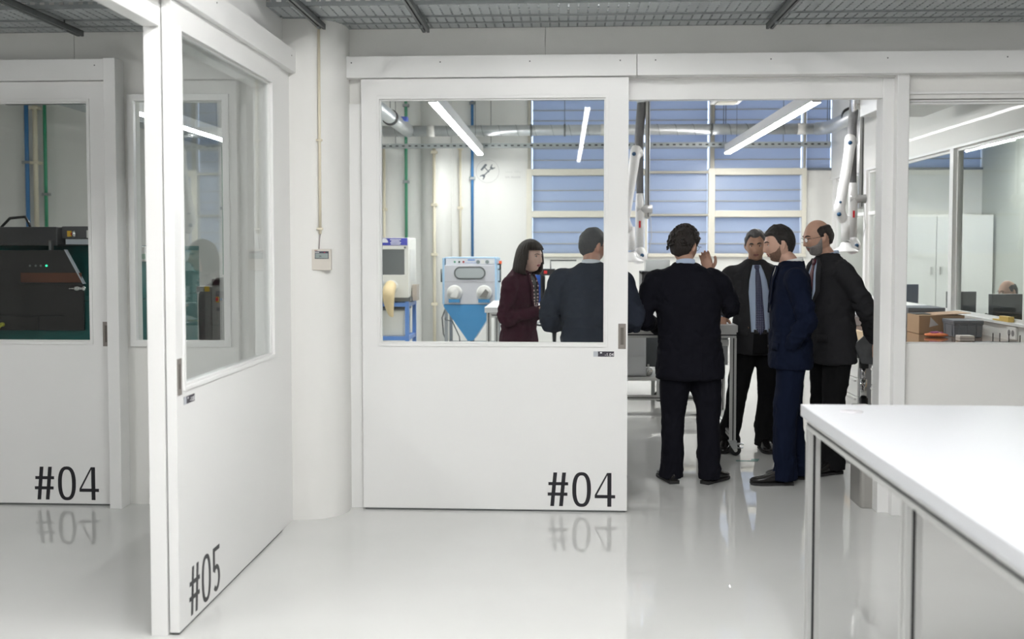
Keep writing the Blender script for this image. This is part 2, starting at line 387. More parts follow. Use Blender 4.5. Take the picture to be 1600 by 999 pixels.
# rounded column in the corner
cx_, cy_, cr = -1.555, 6.195, .235
poly = [(-1.70, 5.96), (cx_, 5.96)] + [(cx_ + cr * math.sin(a), cy_ - cr * math.cos(a)) for a in [PI / 2 * k / 14 for k in range(1, 15)]] + [(cx_ + cr, 6.30), (-1.70, 6.30)]
cgy = G().prism(poly, 0, HC, 'z'); o = cgy.build('wall_column', WALL); smooth_angle(o, 30); tag(o, 'white rounded column in the corner carrying the thermostat', kind='structure')
# thermostat and conduit
t = thing('thermostat', 'beige wall thermostat with small display on the rounded column', 'thermostat', (-1.432, 5.992, 1.486))
box(-.056, .058, -.024, .012, 0, .124).build('housing', mat('ivory_plastic', (.66, .62, .56), .4), t, bevel=.004)
d_ = box(-.036, .046, -.026, -.02, .068, .112).build('display_frame', mat('display_dark', (.07, .075, .10), .3), t)
box(-.033, .042, -.0268, -.025, .071, .100).build('display', mat('lcd_grey', (.30, .35, .34), .3), d_)
small_text('26', -.012, .078, .016, -.0272, d_, mat('lcd_digit', (.05, .06, .06), .5), name='display_digits')
box(-.035, -.01, -.0268, -.025, .1035, .107).build('display_strip', SOCK, d_)
box(.018, .026, -.0268, -.025, .1035, .107).build('indicator_light', mat('indicator_red', (.6, .03, .08), .4), d_)
box(-.038, -.021, -.0245, -.02, .1155, .119).build('badge', mat('badge_red', (.25, .1, .08), .5), t)
cdt = thing('wall_conduit', 'thin beige cable conduit running down the rounded column to the thermostat', 'conduit', (-1.437, 5.975, 1.70))
G().tube([(0, 0, 0), (0, 0, 1.27)], .0085, 12).build('conduit_tube', BEIGE, cdt, True)
for z in (.03, .55, 1.21): box(-.019, .015, -.012, .014, z - .006, z + .006).build('clip', BEIGE, cdt, bevel=.002)
G().tube([(0, 0, 0), (-.004, .002, -.03), (-.009, .004, -.088)], .0028, 8).build('cable', mat('grey_cable', (.35, .3, .3), .5), cdt, True)

# ================================================================= cable trays & struts over the corridor
EDGE = tray_mat(True)
def tray(x0, x1, y0, y1, z, h, label, group):
    t = thing('cable_tray', label, 'cable tray', ((x0 + x1) / 2, (y0 + y1) / 2, z), group=group)
    L = (x1 - x0) / 2; w = (y1 - y0) / 2
    box(-L, L, -w + .012, w - .012, 0, .0015).build('tray_bed', TRAYM, t)
    for s in (-1, 1):
        box(-L, L, s * w - .001, s * w + .001, .0, h).build('side_flange', EDGE, t)
        box(-L, L, s * w - (0 if s < 0 else .012), s * w + (.012 if s < 0 else 0), -.0006, .001).build('bottom_lip', GALV, t)
        box(-L, L, s * w - .007, s * w + .007, h, h + .006).build('top_lip', GALV, t)
    return t
for (a, b, side) in ((-1.645, 9, 'right of the side partition'), (-9, -1.72, 'left of the side partition')):
    tray(a, b, 5.63, 5.90, 2.95, .06, 'wide perforated galvanised cable tray farthest from the wall, ' + side, 'cable trays under the ceiling')
    tray(a, b, 5.955, 6.105, 2.955, .06, 'narrow galvanised cable tray in the middle, ' + side, 'cable trays under the ceiling')
    tray(a, b, 6.125, 6.268, 2.955, .06, 'galvanised cable tray against the front wall, ' + side, 'cable trays under the ceiling')
    tray(a, b, 5.28, 5.56, 2.97, .06, 'wide perforated tray nearest the viewer at the top edge, ' + side, 'cable trays under the ceiling')
def strut(x, lab):
    t = thing('support_channel', lab, 'bracket', (x, 5.7, 2.90), group='steel channels carrying the cable trays')
    G().box(-.02, -.004, -.55, .43, 0, .03).box(.006, .02, -.55, .43, 0, .03).box(-.02, .02, -.55, .43, .026, .032).build('channel', STRUT, t)
    G().tube([(0, -.47, .03), (0, -.47, .70)], .005, 8).build('threaded_rod', STRUT, t)
    G().tube([(0, .23, .03), (0, .23, .70)], .005, 8).build('threaded_rod', STRUT, t)
    G().cyl((0, .23), .011, -.012, .0, 6).build('nut', GALV, t)
strut(-1.425, 'steel support channel under the trays above the thermostat column')
strut(-.826, 'steel support channel under the trays above the centre door')
strut(1.197, 'steel support channel under the trays above the doorway')
strut(-2.935, 'steel support channel under the trays at the far left')

# ================================================================= WORKSHOP BEYOND THE PARTITION
# back wall with window openings, built from boxes round the holes
def zy(y): return 1.62 + (387 - y) * YB / 1600
def xb(px): return (px - 882) * YB / 1600
BX = [xb(826), xb(1006), xb(1108), xb(1246), xb(1291)]
wb = struct('wall_back', 'white rear wall of the workshop with blue louvred windows')
Z0, Z1, ZT = zy(396), zy(265), 4.05
box(-9.2, BX[0], YB, YB + .15, 0, RC).build('wall_panel', WALL, wb)
box(BX[0], 9.2, YB, YB + .15, 0, Z0).build('wall_panel', WALL, wb)
box(BX[3] + .05, 9.2, YB, YB + .15, Z0, Z1).build('wall_panel', WALL, wb)
box(5.76, 9.2, YB, YB + .15, Z1, RC).build('wall_panel', WALL, wb)
box(BX[0], 5.76, YB, YB + .15, ZT, RC).build('wall_panel', WALL, wb)
# right partition of the workshop: low wall, posts, header
wr = struct('wall_right_inner', 'white glazed partition along the right side of the workshop')
box(XR, XR + .10, 6.40, YB, 0, .975).build('low_wall', WALL, wr)
box(XR, XR + .10, 6.40, YB, 2.585, RC).build('header', WALL, wr)
PY_ = [6.45, 8.40, 10.02, 11.62, 12.84, 14.32]
for y in PY_: box(XR - .012, XR + .085, y - .045, y + .045, .975, 2.585).build('post', WHITE, wr, bevel=.003)
box(XR - .03, XR + .12, 6.42, YB, .975, 1.0).build('sill', WHITE, wr, bevel=.003)
box(XR - .015, XR + .1, 6.42, YB, 2.56, 2.585).build('head_trim', WHITE, wr, bevel=.002)
for i in range(5):
    w_ = struct('window_%d' % (3 + i), 'clear glazed bay %d from the front in the right partition' % (i + 1))
    box(XR + .04, XR + .046, PY_[i] + .045, PY_[i + 1] - .045, 1.0, 2.56).build('glass', GLASS2, w_)
    frame_x(XR + .025, XR + .06, PY_[i] + .045, PY_[i + 1] - .045, 1.0, 2.56, PY_[i] + .07, PY_[i + 1] - .07, 1.025, 2.535).build('window_frame', WHITE, w_)
    if i > 2: box(XR + .02, XR + .065, PY_[i] + .045, PY_[i + 1] - .045, 2.02, 2.06).build('mid_rail', WHITE, w_)
tag(box(5.76, 5.84, 6.4, YB, 0, RC).build('wall_neighbour', mat('grey_green_wall', (.55, .57, .53), .6)), 'grey green far wall of the neighbouring room on the right', kind='structure')

# blue louvred windows, each louvre blade its own pane
CRG = mat('cream_grey_frame', (.45, .43, .37), .5)
DARKF = mat('slate_frame', (.16, .18, .21), .5)
def louvre_bay(n, x0, x1, ys, fr, label, low=True):
    w_ = struct('window_%d' % n, label)
    for i in range(len(ys) - 1):
        a, b = zy(ys[i + 1]), zy(ys[i])
        o = box(x0 + .012, x1 - .012, -.004, .004, a + .006 - (a + b) / 2, b - .006 - (a + b) / 2).build('louvre_pane', FROST, w_, loc=(0, YB + .05, (a + b) / 2))
        o.rotation_euler = (math.radians(-5), 0, 0)
        box(x0, x1, YB + .035, YB + .05, a - .006, a + .005).build('louvre_clip_rail', CRG, w_)
    return w_
yl = [396, 381, 363, 340]; ym = [330, 315, 298, 275]; yu = [265, 251, 233, 207, 190, 174, 158, 142, 126]
louvre_bay(8, BX[0] + .05, BX[1], yl, CREAM, 'lowest row of blue louvres in the left bay of the back wall')
louvre_bay(9, BX[0] + .05, BX[1], ym, CREAM, 'middle row of blue louvres in the left bay of the back wall')
louvre_bay(10, BX[0] + .05, BX[1], yu, CREAM, 'tall upper blue louvres in the left bay of the back wall')
louvre_bay(11, BX[1] + .04, BX[2] - .04, [396, 381, 363, 338], CREAM, 'lowest row of blue louvres behind the curly haired man')
louvre_bay(12, BX[1] + .04, BX[2] - .04, [335, 315, 298, 272], CREAM, 'middle row of blue louvres above the curly haired man')
louvre_bay(13, BX[1] + .04, BX[2] - .04, [269, 251, 233, 207, 190, 174, 158, 142, 126], CREAM, 'upper blue louvres above the curly haired man')
louvre_bay(14, BX[2] + .05, BX[3], yl, CREAM, 'lowest row of blue louvres behind the men with beards')
louvre_bay(15, BX[2] + .05, BX[3], ym, CREAM, 'middle row of blue louvres below the slanting lamp')
louvre_bay(16, BX[2] + .03, BX[3], yu, CREAM, 'upper blue louvres behind the slanting lamp')
louvre_bay(17, BX[3] + .06, BX[4], yu, CREAM, 'slim upper blue louvres at the corner of the workshop')
louvre_bay(18, 3.85, 5.76, yu, CREAM, 'blue louvres high up in the neighbouring room')
fr_ = struct('trim_6', 'cream painted frames and mullions of the blue windows in the back wall')
for (x0, x1, m_) in ((BX[0] - .03, BX[0] + .05, CREAM), (BX[1], BX[1] + .04, CRG), (BX[2] - .04, BX[2] + .05, CREAM), (BX[3], BX[3] + .06, CREAM)):
    box(x0, x1, YB - .04, YB + .10, Z0 - .03, Z1).build('mullion', CREAM, fr_, bevel=.004)
    box(x0 + .02, x1 - .01, YB - .03, YB + .10, Z1, ZT).build('upper_mullion', CRG, fr_, bevel=.004)
for (x0, x1) in ((BX[0], BX[1]), (BX[2] + .05, BX[3])):
    for y0_, y1_ in ((275, 265), (340, 330)): box(x0, x1, YB - .03, YB + .08, zy(y0_), zy(y1_)).build('transom', CREAM, fr_, bevel=.004)
for y0_, y1_ in ((272.5, 269), (338, 335)): box(BX[1] + .04, BX[2] - .04, YB - .03, YB + .08, zy(y0_), zy(y1_)).build('transom', CRG, fr_)
box(BX[0] - .03, BX[3] + .06, YB - .05, YB + .10, Z0 - .05, Z0).build('sill', CREAM, fr_, bevel=.004)
box(BX[0], 5.76, YB - .02, YB + .08, zy(208.5), zy(206)).build('transom', DARKF, fr_)
box(BX[3], 5.76, YB - .02, YB + .12, Z1 - .03, Z1).build('transom', DARKF, fr_)
# light shaft cover outside: the louvres look onto open dusk sky (world)

# pilaster and pipes on the back wall
tag(G().cyl((-1.815, YB + .02), .22, 0, RC, 28).build('wall_pilaster', WALL, smooth=True), 'white half round pilaster on the back wall between the two blasting cabinets', kind='structure')
def pipe(px, yt, ybt, m_, r, label, clips=(), y=None, name='wall_pipe'):
    Y = YB - .05 if y is None else y
    x = (px - 882) * Y / 1600; z1_ = min(1.62 + (387 - yt) * Y / 1600, 4.25); z0_ = max(1.62 + (387 - ybt) * Y / 1600, 0)
    t = thing(name, label, 'pipe', (x, Y, z0_), group='service pipes on the back wall')
    G().tube([(0, 0, 0), (0, 0, z1_ - z0_)], r, 12).build('pipe_run', m_, t, True)
    for c in clips:
        z = 1.62 + (387 - c) * Y / 1600 - z0_
        if z < z1_ - z0_ + .1: box(-r * 2, r * 2, -r * 1.3, r * 2.2, z - .02, z + .02).build('clamp', GALV if m_ in (PGREEN, PBLUE) else BEIGE, t, bevel=.004)
pipe(634, 120, 372, PGREEN, .022, 'green compressed air pipe above the white blasting cabinet', (165, 284))
pipe(738, 120, 401, PBLUE, .02, 'blue pipe running down to the blue blasting cabinet', (162, 279))
pipe(678, 231, 640, BEIGE, .022, 'beige conduit on the pilaster between the blasting cabinets', (238, 320, 398, 476), y=14.25)
pipe(719, 232, 404, BEIGE, .018, 'short beige conduit left of the blue pipe', (232, 325))
pipe(599, 231, 640, BEIGE, .02, 'beige conduit at the left edge of the centre door glass', (327,))
pipe(25, 120, 354, PBLUE, .03, 'blue pipe above the green machine at the far left', (251,), y=14.4)
pipe(39, 120, 354, BEIGE, .034, 'beige pipe between the blue and green pipes at the far left', (165, 252), y=14.4)
pipe(55, 120, 354, PGREEN, .025, 'green pipe above the green machine at the far left', (302,), y=14.4)
pipe(343, 220, 430, PGREEN, .022, 'green pipe above the grey cabinet machine, seen through the door glass', (325,), y=14.4)

# spiral duct
du = thing('ventilation_duct', 'long spiral steel ventilation duct crossing in front of the blue windows', 'duct', (0, 13.8, 3.19))
XL, XRd = -2.10, 3.32
def spiral(path, r, name='duct_run', m_=DUCT):
    return G().tube(path, r, 20).build(name, m_, du, True)
spiral([(-2.9, 0, 0), (XRd, 0, 0)], .072)
k = 0; x = -2.8
g = G()
while x < XRd - .1:
    pts = [(x + .10 * a / 6.28, .074 * math.cos(a), .074 * math.sin(a)) for a in [i * PI / 6 for i in range(13)]]
    g.tube(pts, .0032, 5); x += .235
so = g.build('spiral_seam', mat('duct_seam', (.22, .24, .25), .4, .7), du); so['kind'] = 'stuff'
for x in (XL + .30, .53 + .0, -2.5, 3.12, 1.0): G().tube([(x - .05, 0, 0), (x + .05, 0, 0)], .078, 20).build('coupling', mat('pale_tape', (.62, .61, .58), .5), du, True)
for x in (.0, 1.95, -.45): G().tube([(x - .012, 0, 0), (x + .012, 0, 0)], .084, 20).build('hanger_ring', STRUT, du, True)
for x in (.0, 1.95, -2.35, .72 + 1.2):
    G().tube([(x, 0, .07), (x, 0, 1.1)], .004, 6).build('hanger_rod', STRUT, du)
spiral([(XL, 0, 0), (XL - .03, -.3, .02), (XL - .05, -4.0, .05)], .085, 'left_branch')
spiral([(XRd, 0, 0), (XRd + .12, -.12, 0), (XRd + .14, -.4, 0), (XRd + .03, -2.6, -.02)], .085, 'right_branch')
for p in ((XL - .03, -1.3), (XRd + .11, -1.2)): G().tube([(p[0], p[1] - .03, .02), (p[0], p[1] + .03, .02)], .10, 20).build('rubber_collar', BLACK, du, True)
for p in ((XL - .03, -1.3), (XRd + .11, -1.2)): G().tube([(p[0], p[1], .1), (p[0], p[1], 1.1)], .005, 6).build('hanger_rod', STRUT, du)
G().box(XL - .0, XL + .09, -.75, -.62, .05, .10).build('damper_handle', mat('blue_plastic', (.05, .10, .45), .4), du)
# suspended perforated rail
ra = thing('perforated_rail', 'thin perforated steel rail hung below the spiral duct', 'rail', (0, 14.22, 3.03))
box(-3.0, 3.62, -.018, .018, -.032, .032).build('rail', mat('pale_steel', (.45, .48, .48), .4, .4), ra)
g = G()
for i in range(74): g.box(-2.97 + i * .089, -2.93 + i * .089, -.0195, -.0175, -.009, .009)
g.build('punched_hole', SLOT, ra)['kind'] = 'stuff'
for x in (-2.35, -1.02, 2.17, 2.20, 2.98, 3.57, 3.60): G().tube([(x, 0, 0), (x, 0, 1.28)], .005, 6).build('hanger_rod', STRUT, ra)
tr2 = thing('cable_tray', 'perforated cable tray running back into the left room above the green machine', 'cable tray', (-4.95, 10.6, 3.05), group=None)
box(-.12, .12, -3.8, 3.8, 0, .002).build('tray_bed', GALV, tr2)
for s in (-1, 1): box(s * .12 - .001, s * .12 + .001, -3.8, 3.8, 0, .07).build('side_flange', GALV, tr2)
G().box(-.45, .45, -.9, -.86, -.05, -.01).build('cross_bar', STRUT, tr2)
G().tube([(-.45, -.88, -.02), (-.45, -.88, 1.3)], .006, 6).build('threaded_rod', STRUT, tr2); G().tube([(.45, -.88, -.02), (.45, -.88, 1.3)], .006, 6).build('threaded_rod', STRUT, tr2)

# foil ducts near the right
fd = thing('foil_duct', 'crinkled foil flexible duct and square steel duct above the right extraction arm', 'duct', (2.98, 10.2, 3.06))
g = G(); R = []
for i in range(41):
    a = i / 40; r_ = .165 + .010 * math.sin(i * 2.2) + .006 * random.random()
    c = Vector((-.18 + .9 * a, .1 * a, .05 + .25 * math.sin(a * 1.2)))
    R.append([c + Vector((0 if 0 else .03 * math.cos(t), r_ * math.cos(t), r_ * math.sin(t))) for t in [2 * PI * k / 28 for k in range(28)]])
g.rings(R).build('flexible_foil', FOIL, fd, True)
box(-.15, .45, -1.8, -.15, -.19, -.02).build('square_duct', mat('duct_insulation', (.55, .56, .56), .4, .6), fd, bevel=.006)
box(-.17, .47, -1.9, -1.78, -.2, 0).build('duct_flange', GALV, fd, bevel=.004)
G().tube([(.4, 0, .3), (.4, 0, 1.1)], .006, 6).build('hanger_rod', STRUT, fd)

# extraction arms
def extraction_arm(loc, label, s, near):
    t = thing('extraction_arm', label, 'extractor arm', loc, group='white extraction arms hung from the ceiling')
    APL = mat('white_arm_plastic', (.80, .80, .80), .3)
    box(-.022, .022, -.022, .022, -.02, 4.3 - loc[2]).build('ceiling_post', ALU, t, bevel=.003)
    box(.004, .012, -.0235, -.021, 0, 2.0).build('post_slot', SLOT, t)
    G().tube([(-.07 * s, .03, .22), (-.085 * s, .03, .8), (-.055 * s, .03, 1.18)], [.036, .045, .048], 16).build('grey_hose', mat('grey_ribbed_hose', (.22, .22, .23), .5, bump=.6, bscale=30, stretch=(1, 1, 6)), t, True)
    G().tube([(-.055 * s, .03, 1.16), (-.055 * s, .03, 1.3), (.0, .03, 1.36)], .055, 16).build('duct_collar', DUCT, t, True)
    G().tube([(-.11 * s, 0, .08), (.05 * s, 0, .08)], .045, 16).build('swivel_joint', mat('grey_joint', (.55, .55, .55), .35, .3), t, True)
    G().tube([(-.075 * s, 0, .24), (-.075 * s, 0, .10), (-.075 * s, 0, -.36)], [.04, .045, .042], 16).build('drop_tube', APL, t, True)
    G().limb([(-.075 * s, -.01, -.34), (-.05 * s, -.03, -.40), (-.10 * s, -.06, -.43), (-.15 * s, -.06, -.38)], [.05, .052, .05, .045], 16).build('elbow', APL, t, True)
    # arm folded up to the side
    A = [(-.19 * s, -.08, -.13), (-.235 * s, -.10, -.03), (-.22 * s, -.1, .06), (-.16 * s, -.09, .42), (-.13 * s, -.07, .62)]
    G().limb(A, [.05, .056, .052, .05, .054], 16).build('arm_tube', APL, t, True)
    G().limb([(-.13 * s, -.07, .60), (-.12 * s, -.03, .68), (-.08 * s, .0, .64)], [.055, .052, .045], 14).build('top_elbow', APL, t, True)
    G().tube([(-.17 * s, -.08, -.10), (-.165 * s, -.08, -.34)], .042, 16).build('nozzle', APL, t, True)
    for c in ((-.145 * s, -.125, .63), (-.25 * s, -.155, -.08), (-.24 * s, -.155, .04), (-.055 * s, -.085, -.39)):
        G().cyl((c[0], c[2]), .020 if c[2] != .04 else .011, c[1] - .005, c[1] + .02, 14, 'y').build('blue_knob', mat('blue_knob_plastic', (.02, .09, .20), .35), t, True)
    G().lathe((-.165 * s, -.08, -.455), [(.13, 0), (.128, .012), (.06, .05), (.042, .09), (.03, .10)], 28).build('hood', APL, t, True)
    G().box(-.087, -.068, -.049, -.044, -.11, -.04).build('red_mark', mat('red_print', (.7, .03, .04), .5), t) if s > 0 else None
    G().tube([(.03, 0, .05), (.045, -.02, -.2), (.0, -.02, -.42)], .004, 6).build('cord', mat('pale_cord', (.6, .6, .6), .5), t)
    return t
extraction_arm((2.975, 10.5, 2.03), 'white jointed extraction arm with blue knobs and red mark at the right of the doorway', 1, 1)
extraction_arm((.84, 10.5, 1.93), 'white jointed extraction arm with grey hose beside the edge of the centre door', 1, 0)

# pendant lamps (real light sources)
def lamp(x, y0, y1, z, e, label, zc, group):
    t = thing('linear_pendant_lamp', label, 'lamp', (x, (y0 + y1) / 2, z), group=group)
    L = (y1 - y0) / 2
    box(-.038, .038, -L, L, .012, .125).build('housing', mat('lamp_white', (.82, .82, .82), .4), t, bevel=.003)
    box(-.040, .040, -L - .004, -L + .006, .0, .13).build('end_cap', mat('lamp_cap', (.7, .7, .7), .4), t)
    box(-.040, .040, L - .006, L + .004, .0, .13).build('end_cap', mat('lamp_cap', (.7, .7, .7), .4), t)
    box(-.034, .034, -L + .006, L - .006, -.004, .011).build('light_diffuser', mat('diffuser_%g' % e, (1, .995, .98), .5, emit=e), t)
    for yy in (-L * .7, L * .7): G().tube([(0, yy, .12), (0, yy, zc - z)], .0025, 6).build('suspension_wire', STRUT, t)
    return t
gr = 'linear pendant lamps of the workshop'
lamp(-1.155, 8.97, 14.05, 2.89, LAMP_ROOM, 'slanting bright lamp seen through the centre door glass', RC, gr)
lamp(2.20, 9.14, 14.05, 2.89, LAMP_ROOM, 'slanting bright lamp in the doorway above the bearded men', RC, gr)
lamp(-4.05, 9.0, 12.3, 2.89, LAMP_ROOM, 'bright lamp in the left room seen through the narrow window', RC, gr)
lamp(5.2, 11.3, 13.2, 2.89, LAMP_ROOM * 1.3, 'bright lamp in the neighbouring room on the right', RC, gr)
gh = 'linear pendant lamps of the corridor behind the viewer'
lamp(.30, -9.5, -1.0, 3.45, LAMP_HALL * .5, 'long corridor lamp mirrored in the centre door glass', HC, gh)
lamp(5.9, -6.8, 2.6, 3.45, LAMP_HALL * .28, 'long corridor lamp mirrored in the right window', HC, gh)
lamp(-.15, .2, 4.1, 3.46, LAMP_HALL * 1.0, 'corridor lamp overhead beside the partition', HC, gh)
lamp(.70, .2, 4.1, 3.46, LAMP_HALL * .75, 'corridor lamp overhead left of the white table', HC, gh)
lamp(-4.2, -2, 3.2, 3.46, LAMP_HALL * .9, 'corridor lamp in the left bay', HC, gh)

# detector on the room ceiling, barely in view at the top of the doorway
t = thing('ceiling_unit', 'flat white ceiling unit at the top edge of the doorway', 'ceiling unit', (1.78, 11.5, 3.22))
box(-.16, .16, -.16, .16, 0, .03).build('cover', SOCK, t, bevel=.01)
box(-.11, .11, -.11, .11, -.012, .0).build('grille', mat('beige_grille', (.6, .58, .5), .5), t, bevel=.004)
G().tube([(0, 0, .03), (0, 0, RC - 3.22)], .006, 6).build('suspension_rod', STRUT, t)

# wall emblem: circle with hammer and spanner
t = thing('wall_emblem', 'round outlined emblem with crossed hammer and spanner on the back wall', 'wall sign', (xb(762), YB - .004, zy(268)))
g = G(); R = []
for k_ in range(48):
    a = 2 * PI * k_ / 48; R.append([((.162 + dr) * math.cos(a), dy, (.162 + dr) * math.sin(a)) for dr, dy in ((-.0025, 0), (.0025, 0), (.0025, .003), (-.0025, .003))])
g.rings(R, closed=True).build('outline_ring', mat('ring_grey', (.52, .51, .50), .6), t)
EM = mat('emblem_grey', (.16, .18, .20), .6)
def rotp(p, a, c): return [(c[0] + x * math.cos(a) - z * math.sin(a), c[1] + x * math.sin(a) + z * math.cos(a)) for x, z in p]
G().prism(rotp([(-.008, -.10), (.008, -.10), (.008, .07), (-.008, .07)], -.80, (.01, .0)), 0, .003).build('spanner_shaft', EM, t)
G().prism(rotp([(-.02, .05), (.02, .05), (.036, .10), (.026, .11), (.012, .08), (-.012, .08), (-.026, .11), (-.036, .10)], -.80, (.01, 0)), -.0005, .003).build('spanner_jaw', EM, t)
G().prism(rotp([(-.02, -.05), (.02, -.05), (.036, -.10), (.026, -.11), (.012, -.08), (-.012, -.08), (-.026, -.11), (-.036, -.10)][::-1], -.80, (-.01, -.02)), -.0005, .003).build('spanner_jaw', EM, t)
G().prism(rotp([(-.007, -.03), (.007, -.03), (.007, .08), (-.007, .08)], .75, (.0, .01)), .0002, .003).build('hammer_shaft', EM, t)
G().prism(rotp([(-.055, -.012), (.05, -.016), (.062, .0), (.05, .018), (-.055, .014)], .85, (-.055, .055)), -.0007, .003).build('hammer_head', EM, t)
# faint wall lettering beside it (too faint in the photograph to read: only its strokes)
t2 = thing('faint_wall_lettering', 'two very faint short lines of grey lettering right of the round emblem', 'wall sign', (xb(790), YB - .003, zy(275)))
for zz, segs, m_ in ((.04, (0, .10, .13, .23), mat('faint_ink', (.68, .68, .66), .6)), (-.035, (0, .06, .08, .20), mat('faint_ink_darker', (.58, .58, .57), .6))):
    for a, b in zip(segs[::2], segs[1::2]):
        x = a
        while x < b:
            box(x, x + .008, 0, .002, zz, zz + random.choice((.022, .03))).build('letter_stroke', m_, t2); x += .017

# ================================================================= FURNITURE
def profile(g, gs, a, b, w=.045, sides='all'):
    """square aluminium extrusion from a to b (axis aligned) with a dark slot on every face"""
    a = Vector(a); b = Vector(b); d = b - a; ax = max(range(3), key=lambda i: abs(d[i])); h = w / 2; o = [i for i in range(3) if i != ax]
    lo = [min(a[i], b[i]) for i in range(3)]; hi = [max(a[i], b[i]) for i in range(3)]
    A = lo[:]; B = hi[:]
    for i in o: A[i] -= h; B[i] += h
    # four corner bars leave a slot in each face, a black core sits in the slots
    q = w * .39
    for s1 in (0, 1):
        for s2 in (0, 1):
            c0 = A[:]; c1 = B[:]
            for i, s_ in zip(o, (s1, s2)):
                if s_ == 0: c1[i] = A[i] + q
                else: c0[i] = B[i] - q
            g.box(c0[0], c1[0], c0[1], c1[1], c0[2], c1[2])
    c0 = A[:]; c1 = B[:]
    e = .004
    for i in o: c0[i] += e; c1[i] -= e
    for i in range(3):
        if i == ax: c0[i] += .001; c1[i] -= .001
    gs.box(c0[0], c1[0], c0[1], c1[1], c0[2], c1[2])
def prof_obj(name, a, b, parent, w=.045):
    g = G(); s_ = G(); profile(g, s_, a, b, w); o = g.build(name, ALU, parent); s_.build('slot_core', SLOT, o); return o
def caster(t, x, y, rz=0.0):
    c = G()
    c.box(-.03, .03, -.03, .03, .108, .118)
    c.prism([(-.028, .11), (.028, .11), (.036, .07), (.034, .04), (.012, .036), (-.012, .07)], -.026, -.022, 'y').prism([(-.028, .11), (.028, .11), (.036, .07), (.034, .04), (.012, .036), (-.012, .07)], .022, .026, 'y')
    c.box(.035, .085, -.02, .02, .088, .096).box(.04, .082, -.018, .018, .060, .066)
    M = Matrix.Translation((x, y, 0)) @ Matrix.Rotation(rz, 4, 'Z')
    o = c.xf(M).build('caster', mat('zinc_bracket', (.62, .63, .64), .3, .8), t)
    w_ = G().cyl((.022, .045), .043, -.016, .016, 24, 'y'); w_.xf(M).build('wheel', RUBBER, o, True)
    h_ = G().cyl((.022, .045), .014, -.0265, .0265, 16, 'y'); h_.xf(M).build('wheel_hub', ALU, o, True)

# foreground table
t = thing('work_table', 'white high table on aluminium legs in the right foreground', 'table', (1.65, 2.75, 0))
nx0, nx1, ny0, ny1 = -.745, .95, -1.25, 1.205
g = G()
g.box(nx0, nx1, ny0, ny1, .975, 1.02); g.build('tabletop', TABLE, t, bevel=.003)
G().cyl((-.60, 1.03), .040, 1.019, 1.0215, 32).build('cable_grommet', mat('grommet_grey', (.56, .55, .57), .4), t, True)
for y in (1.165, .06, -1.05):
    for x in (nx0 + .04, nx1 - .05): prof_obj('leg', (x, y, .03), (x, y, .93), t)
for x in (nx0 + .04, nx1 - .05): prof_obj('side_rail', (x, ny0 + .06, .951), (x, 1.188, .951), t)
prof_obj('end_rail', (nx0 + .065, 1.165, .951), (nx1 - .075, 1.165, .951), t)
for y in (1.165, .06, -1.05):
    for x in (nx0 + .04, nx1 - .05): G().cyl((x, y), .022, 0, .03, 16).build('foot', RUBBER, t)
prof_obj('lower_rail', (nx1 - .05, -1.02, .25), (nx1 - .05, 1.14, .25), t)

# central work table with casters
t = thing('work_table', 'grey topped aluminium table on casters in the middle of the meeting group', 'table', (.70, 9.0, 0))
cx0, cx1, cy0, cy1 = -.50, .64, -1.03, 1.0
box(cx0, cx1, cy0, cy1, .965, 1.02).build('tabletop', mat('grey_edged_laminate', (.60, .60, .59), .35), t, bevel=.003)
for x in (cx0 + .03, cx1 - .03):
    for y in (cy0 + .03, cy1 - .03):
        prof_obj('leg', (x, y, .12), (x, y, .92), t); caster(t, x, y, 0 if x > 0 else PI)
    prof_obj('side_rail', (x, cy0 + .06, .942), (x, cy1 - .06, .942), t)
    prof_obj('lower_side_rail', (x, cy0 + .055, .16), (x, cy1 - .055, .16), t)
for y in (cy0 + .03, cy1 - .03): prof_obj('end_rail', (cx0 + .01, y, .942), (cx1 - .01, y, .942), t)
prof_obj('lower_end_rail', (cx0 + .05, cy1 - .03, .16), (cx1 - .05, cy1 - .03, .16), t)
box(cx1 - .26, cx1 - .06, cy0 + .10, cy0 + .5, .70, .915).build('drawer_unit', mat('grey_drawer', (.42, .43, .44), .45), t, bevel=.004)
box(cx1 - .265, cx1 - .055, cy0 + .085, cy0 + .10, .85, .90).build('drawer_handle', SOCK, t)
# paper and small things on it
t = thing('paper_sheet', 'white sheet of paper under the hand of the man with the tie', 'paper', (1.14, 8.30, 1.0205))
box(-.13, .13, -.18, .18, 0, .003).build('sheet', mat('paper_white', (.85, .85, .85), .6), t); box(-.10, .14, -.15, .20, .003, .006).build('sheet', mat('paper_white', (.85, .85, .85), .6), t)
t = thing('black_device', 'small black device on the table behind the curly haired man', 'device', (1.10, 8.75, 1.02))
box(-.09, .09, -.06, .06, 0, .045).build('body', BLACK, t, bevel=.01); box(-.06, .06, -.05, .05, .045, .05).build('lid', mat('dark_green_lid', (.03, .08, .05), .4), t)

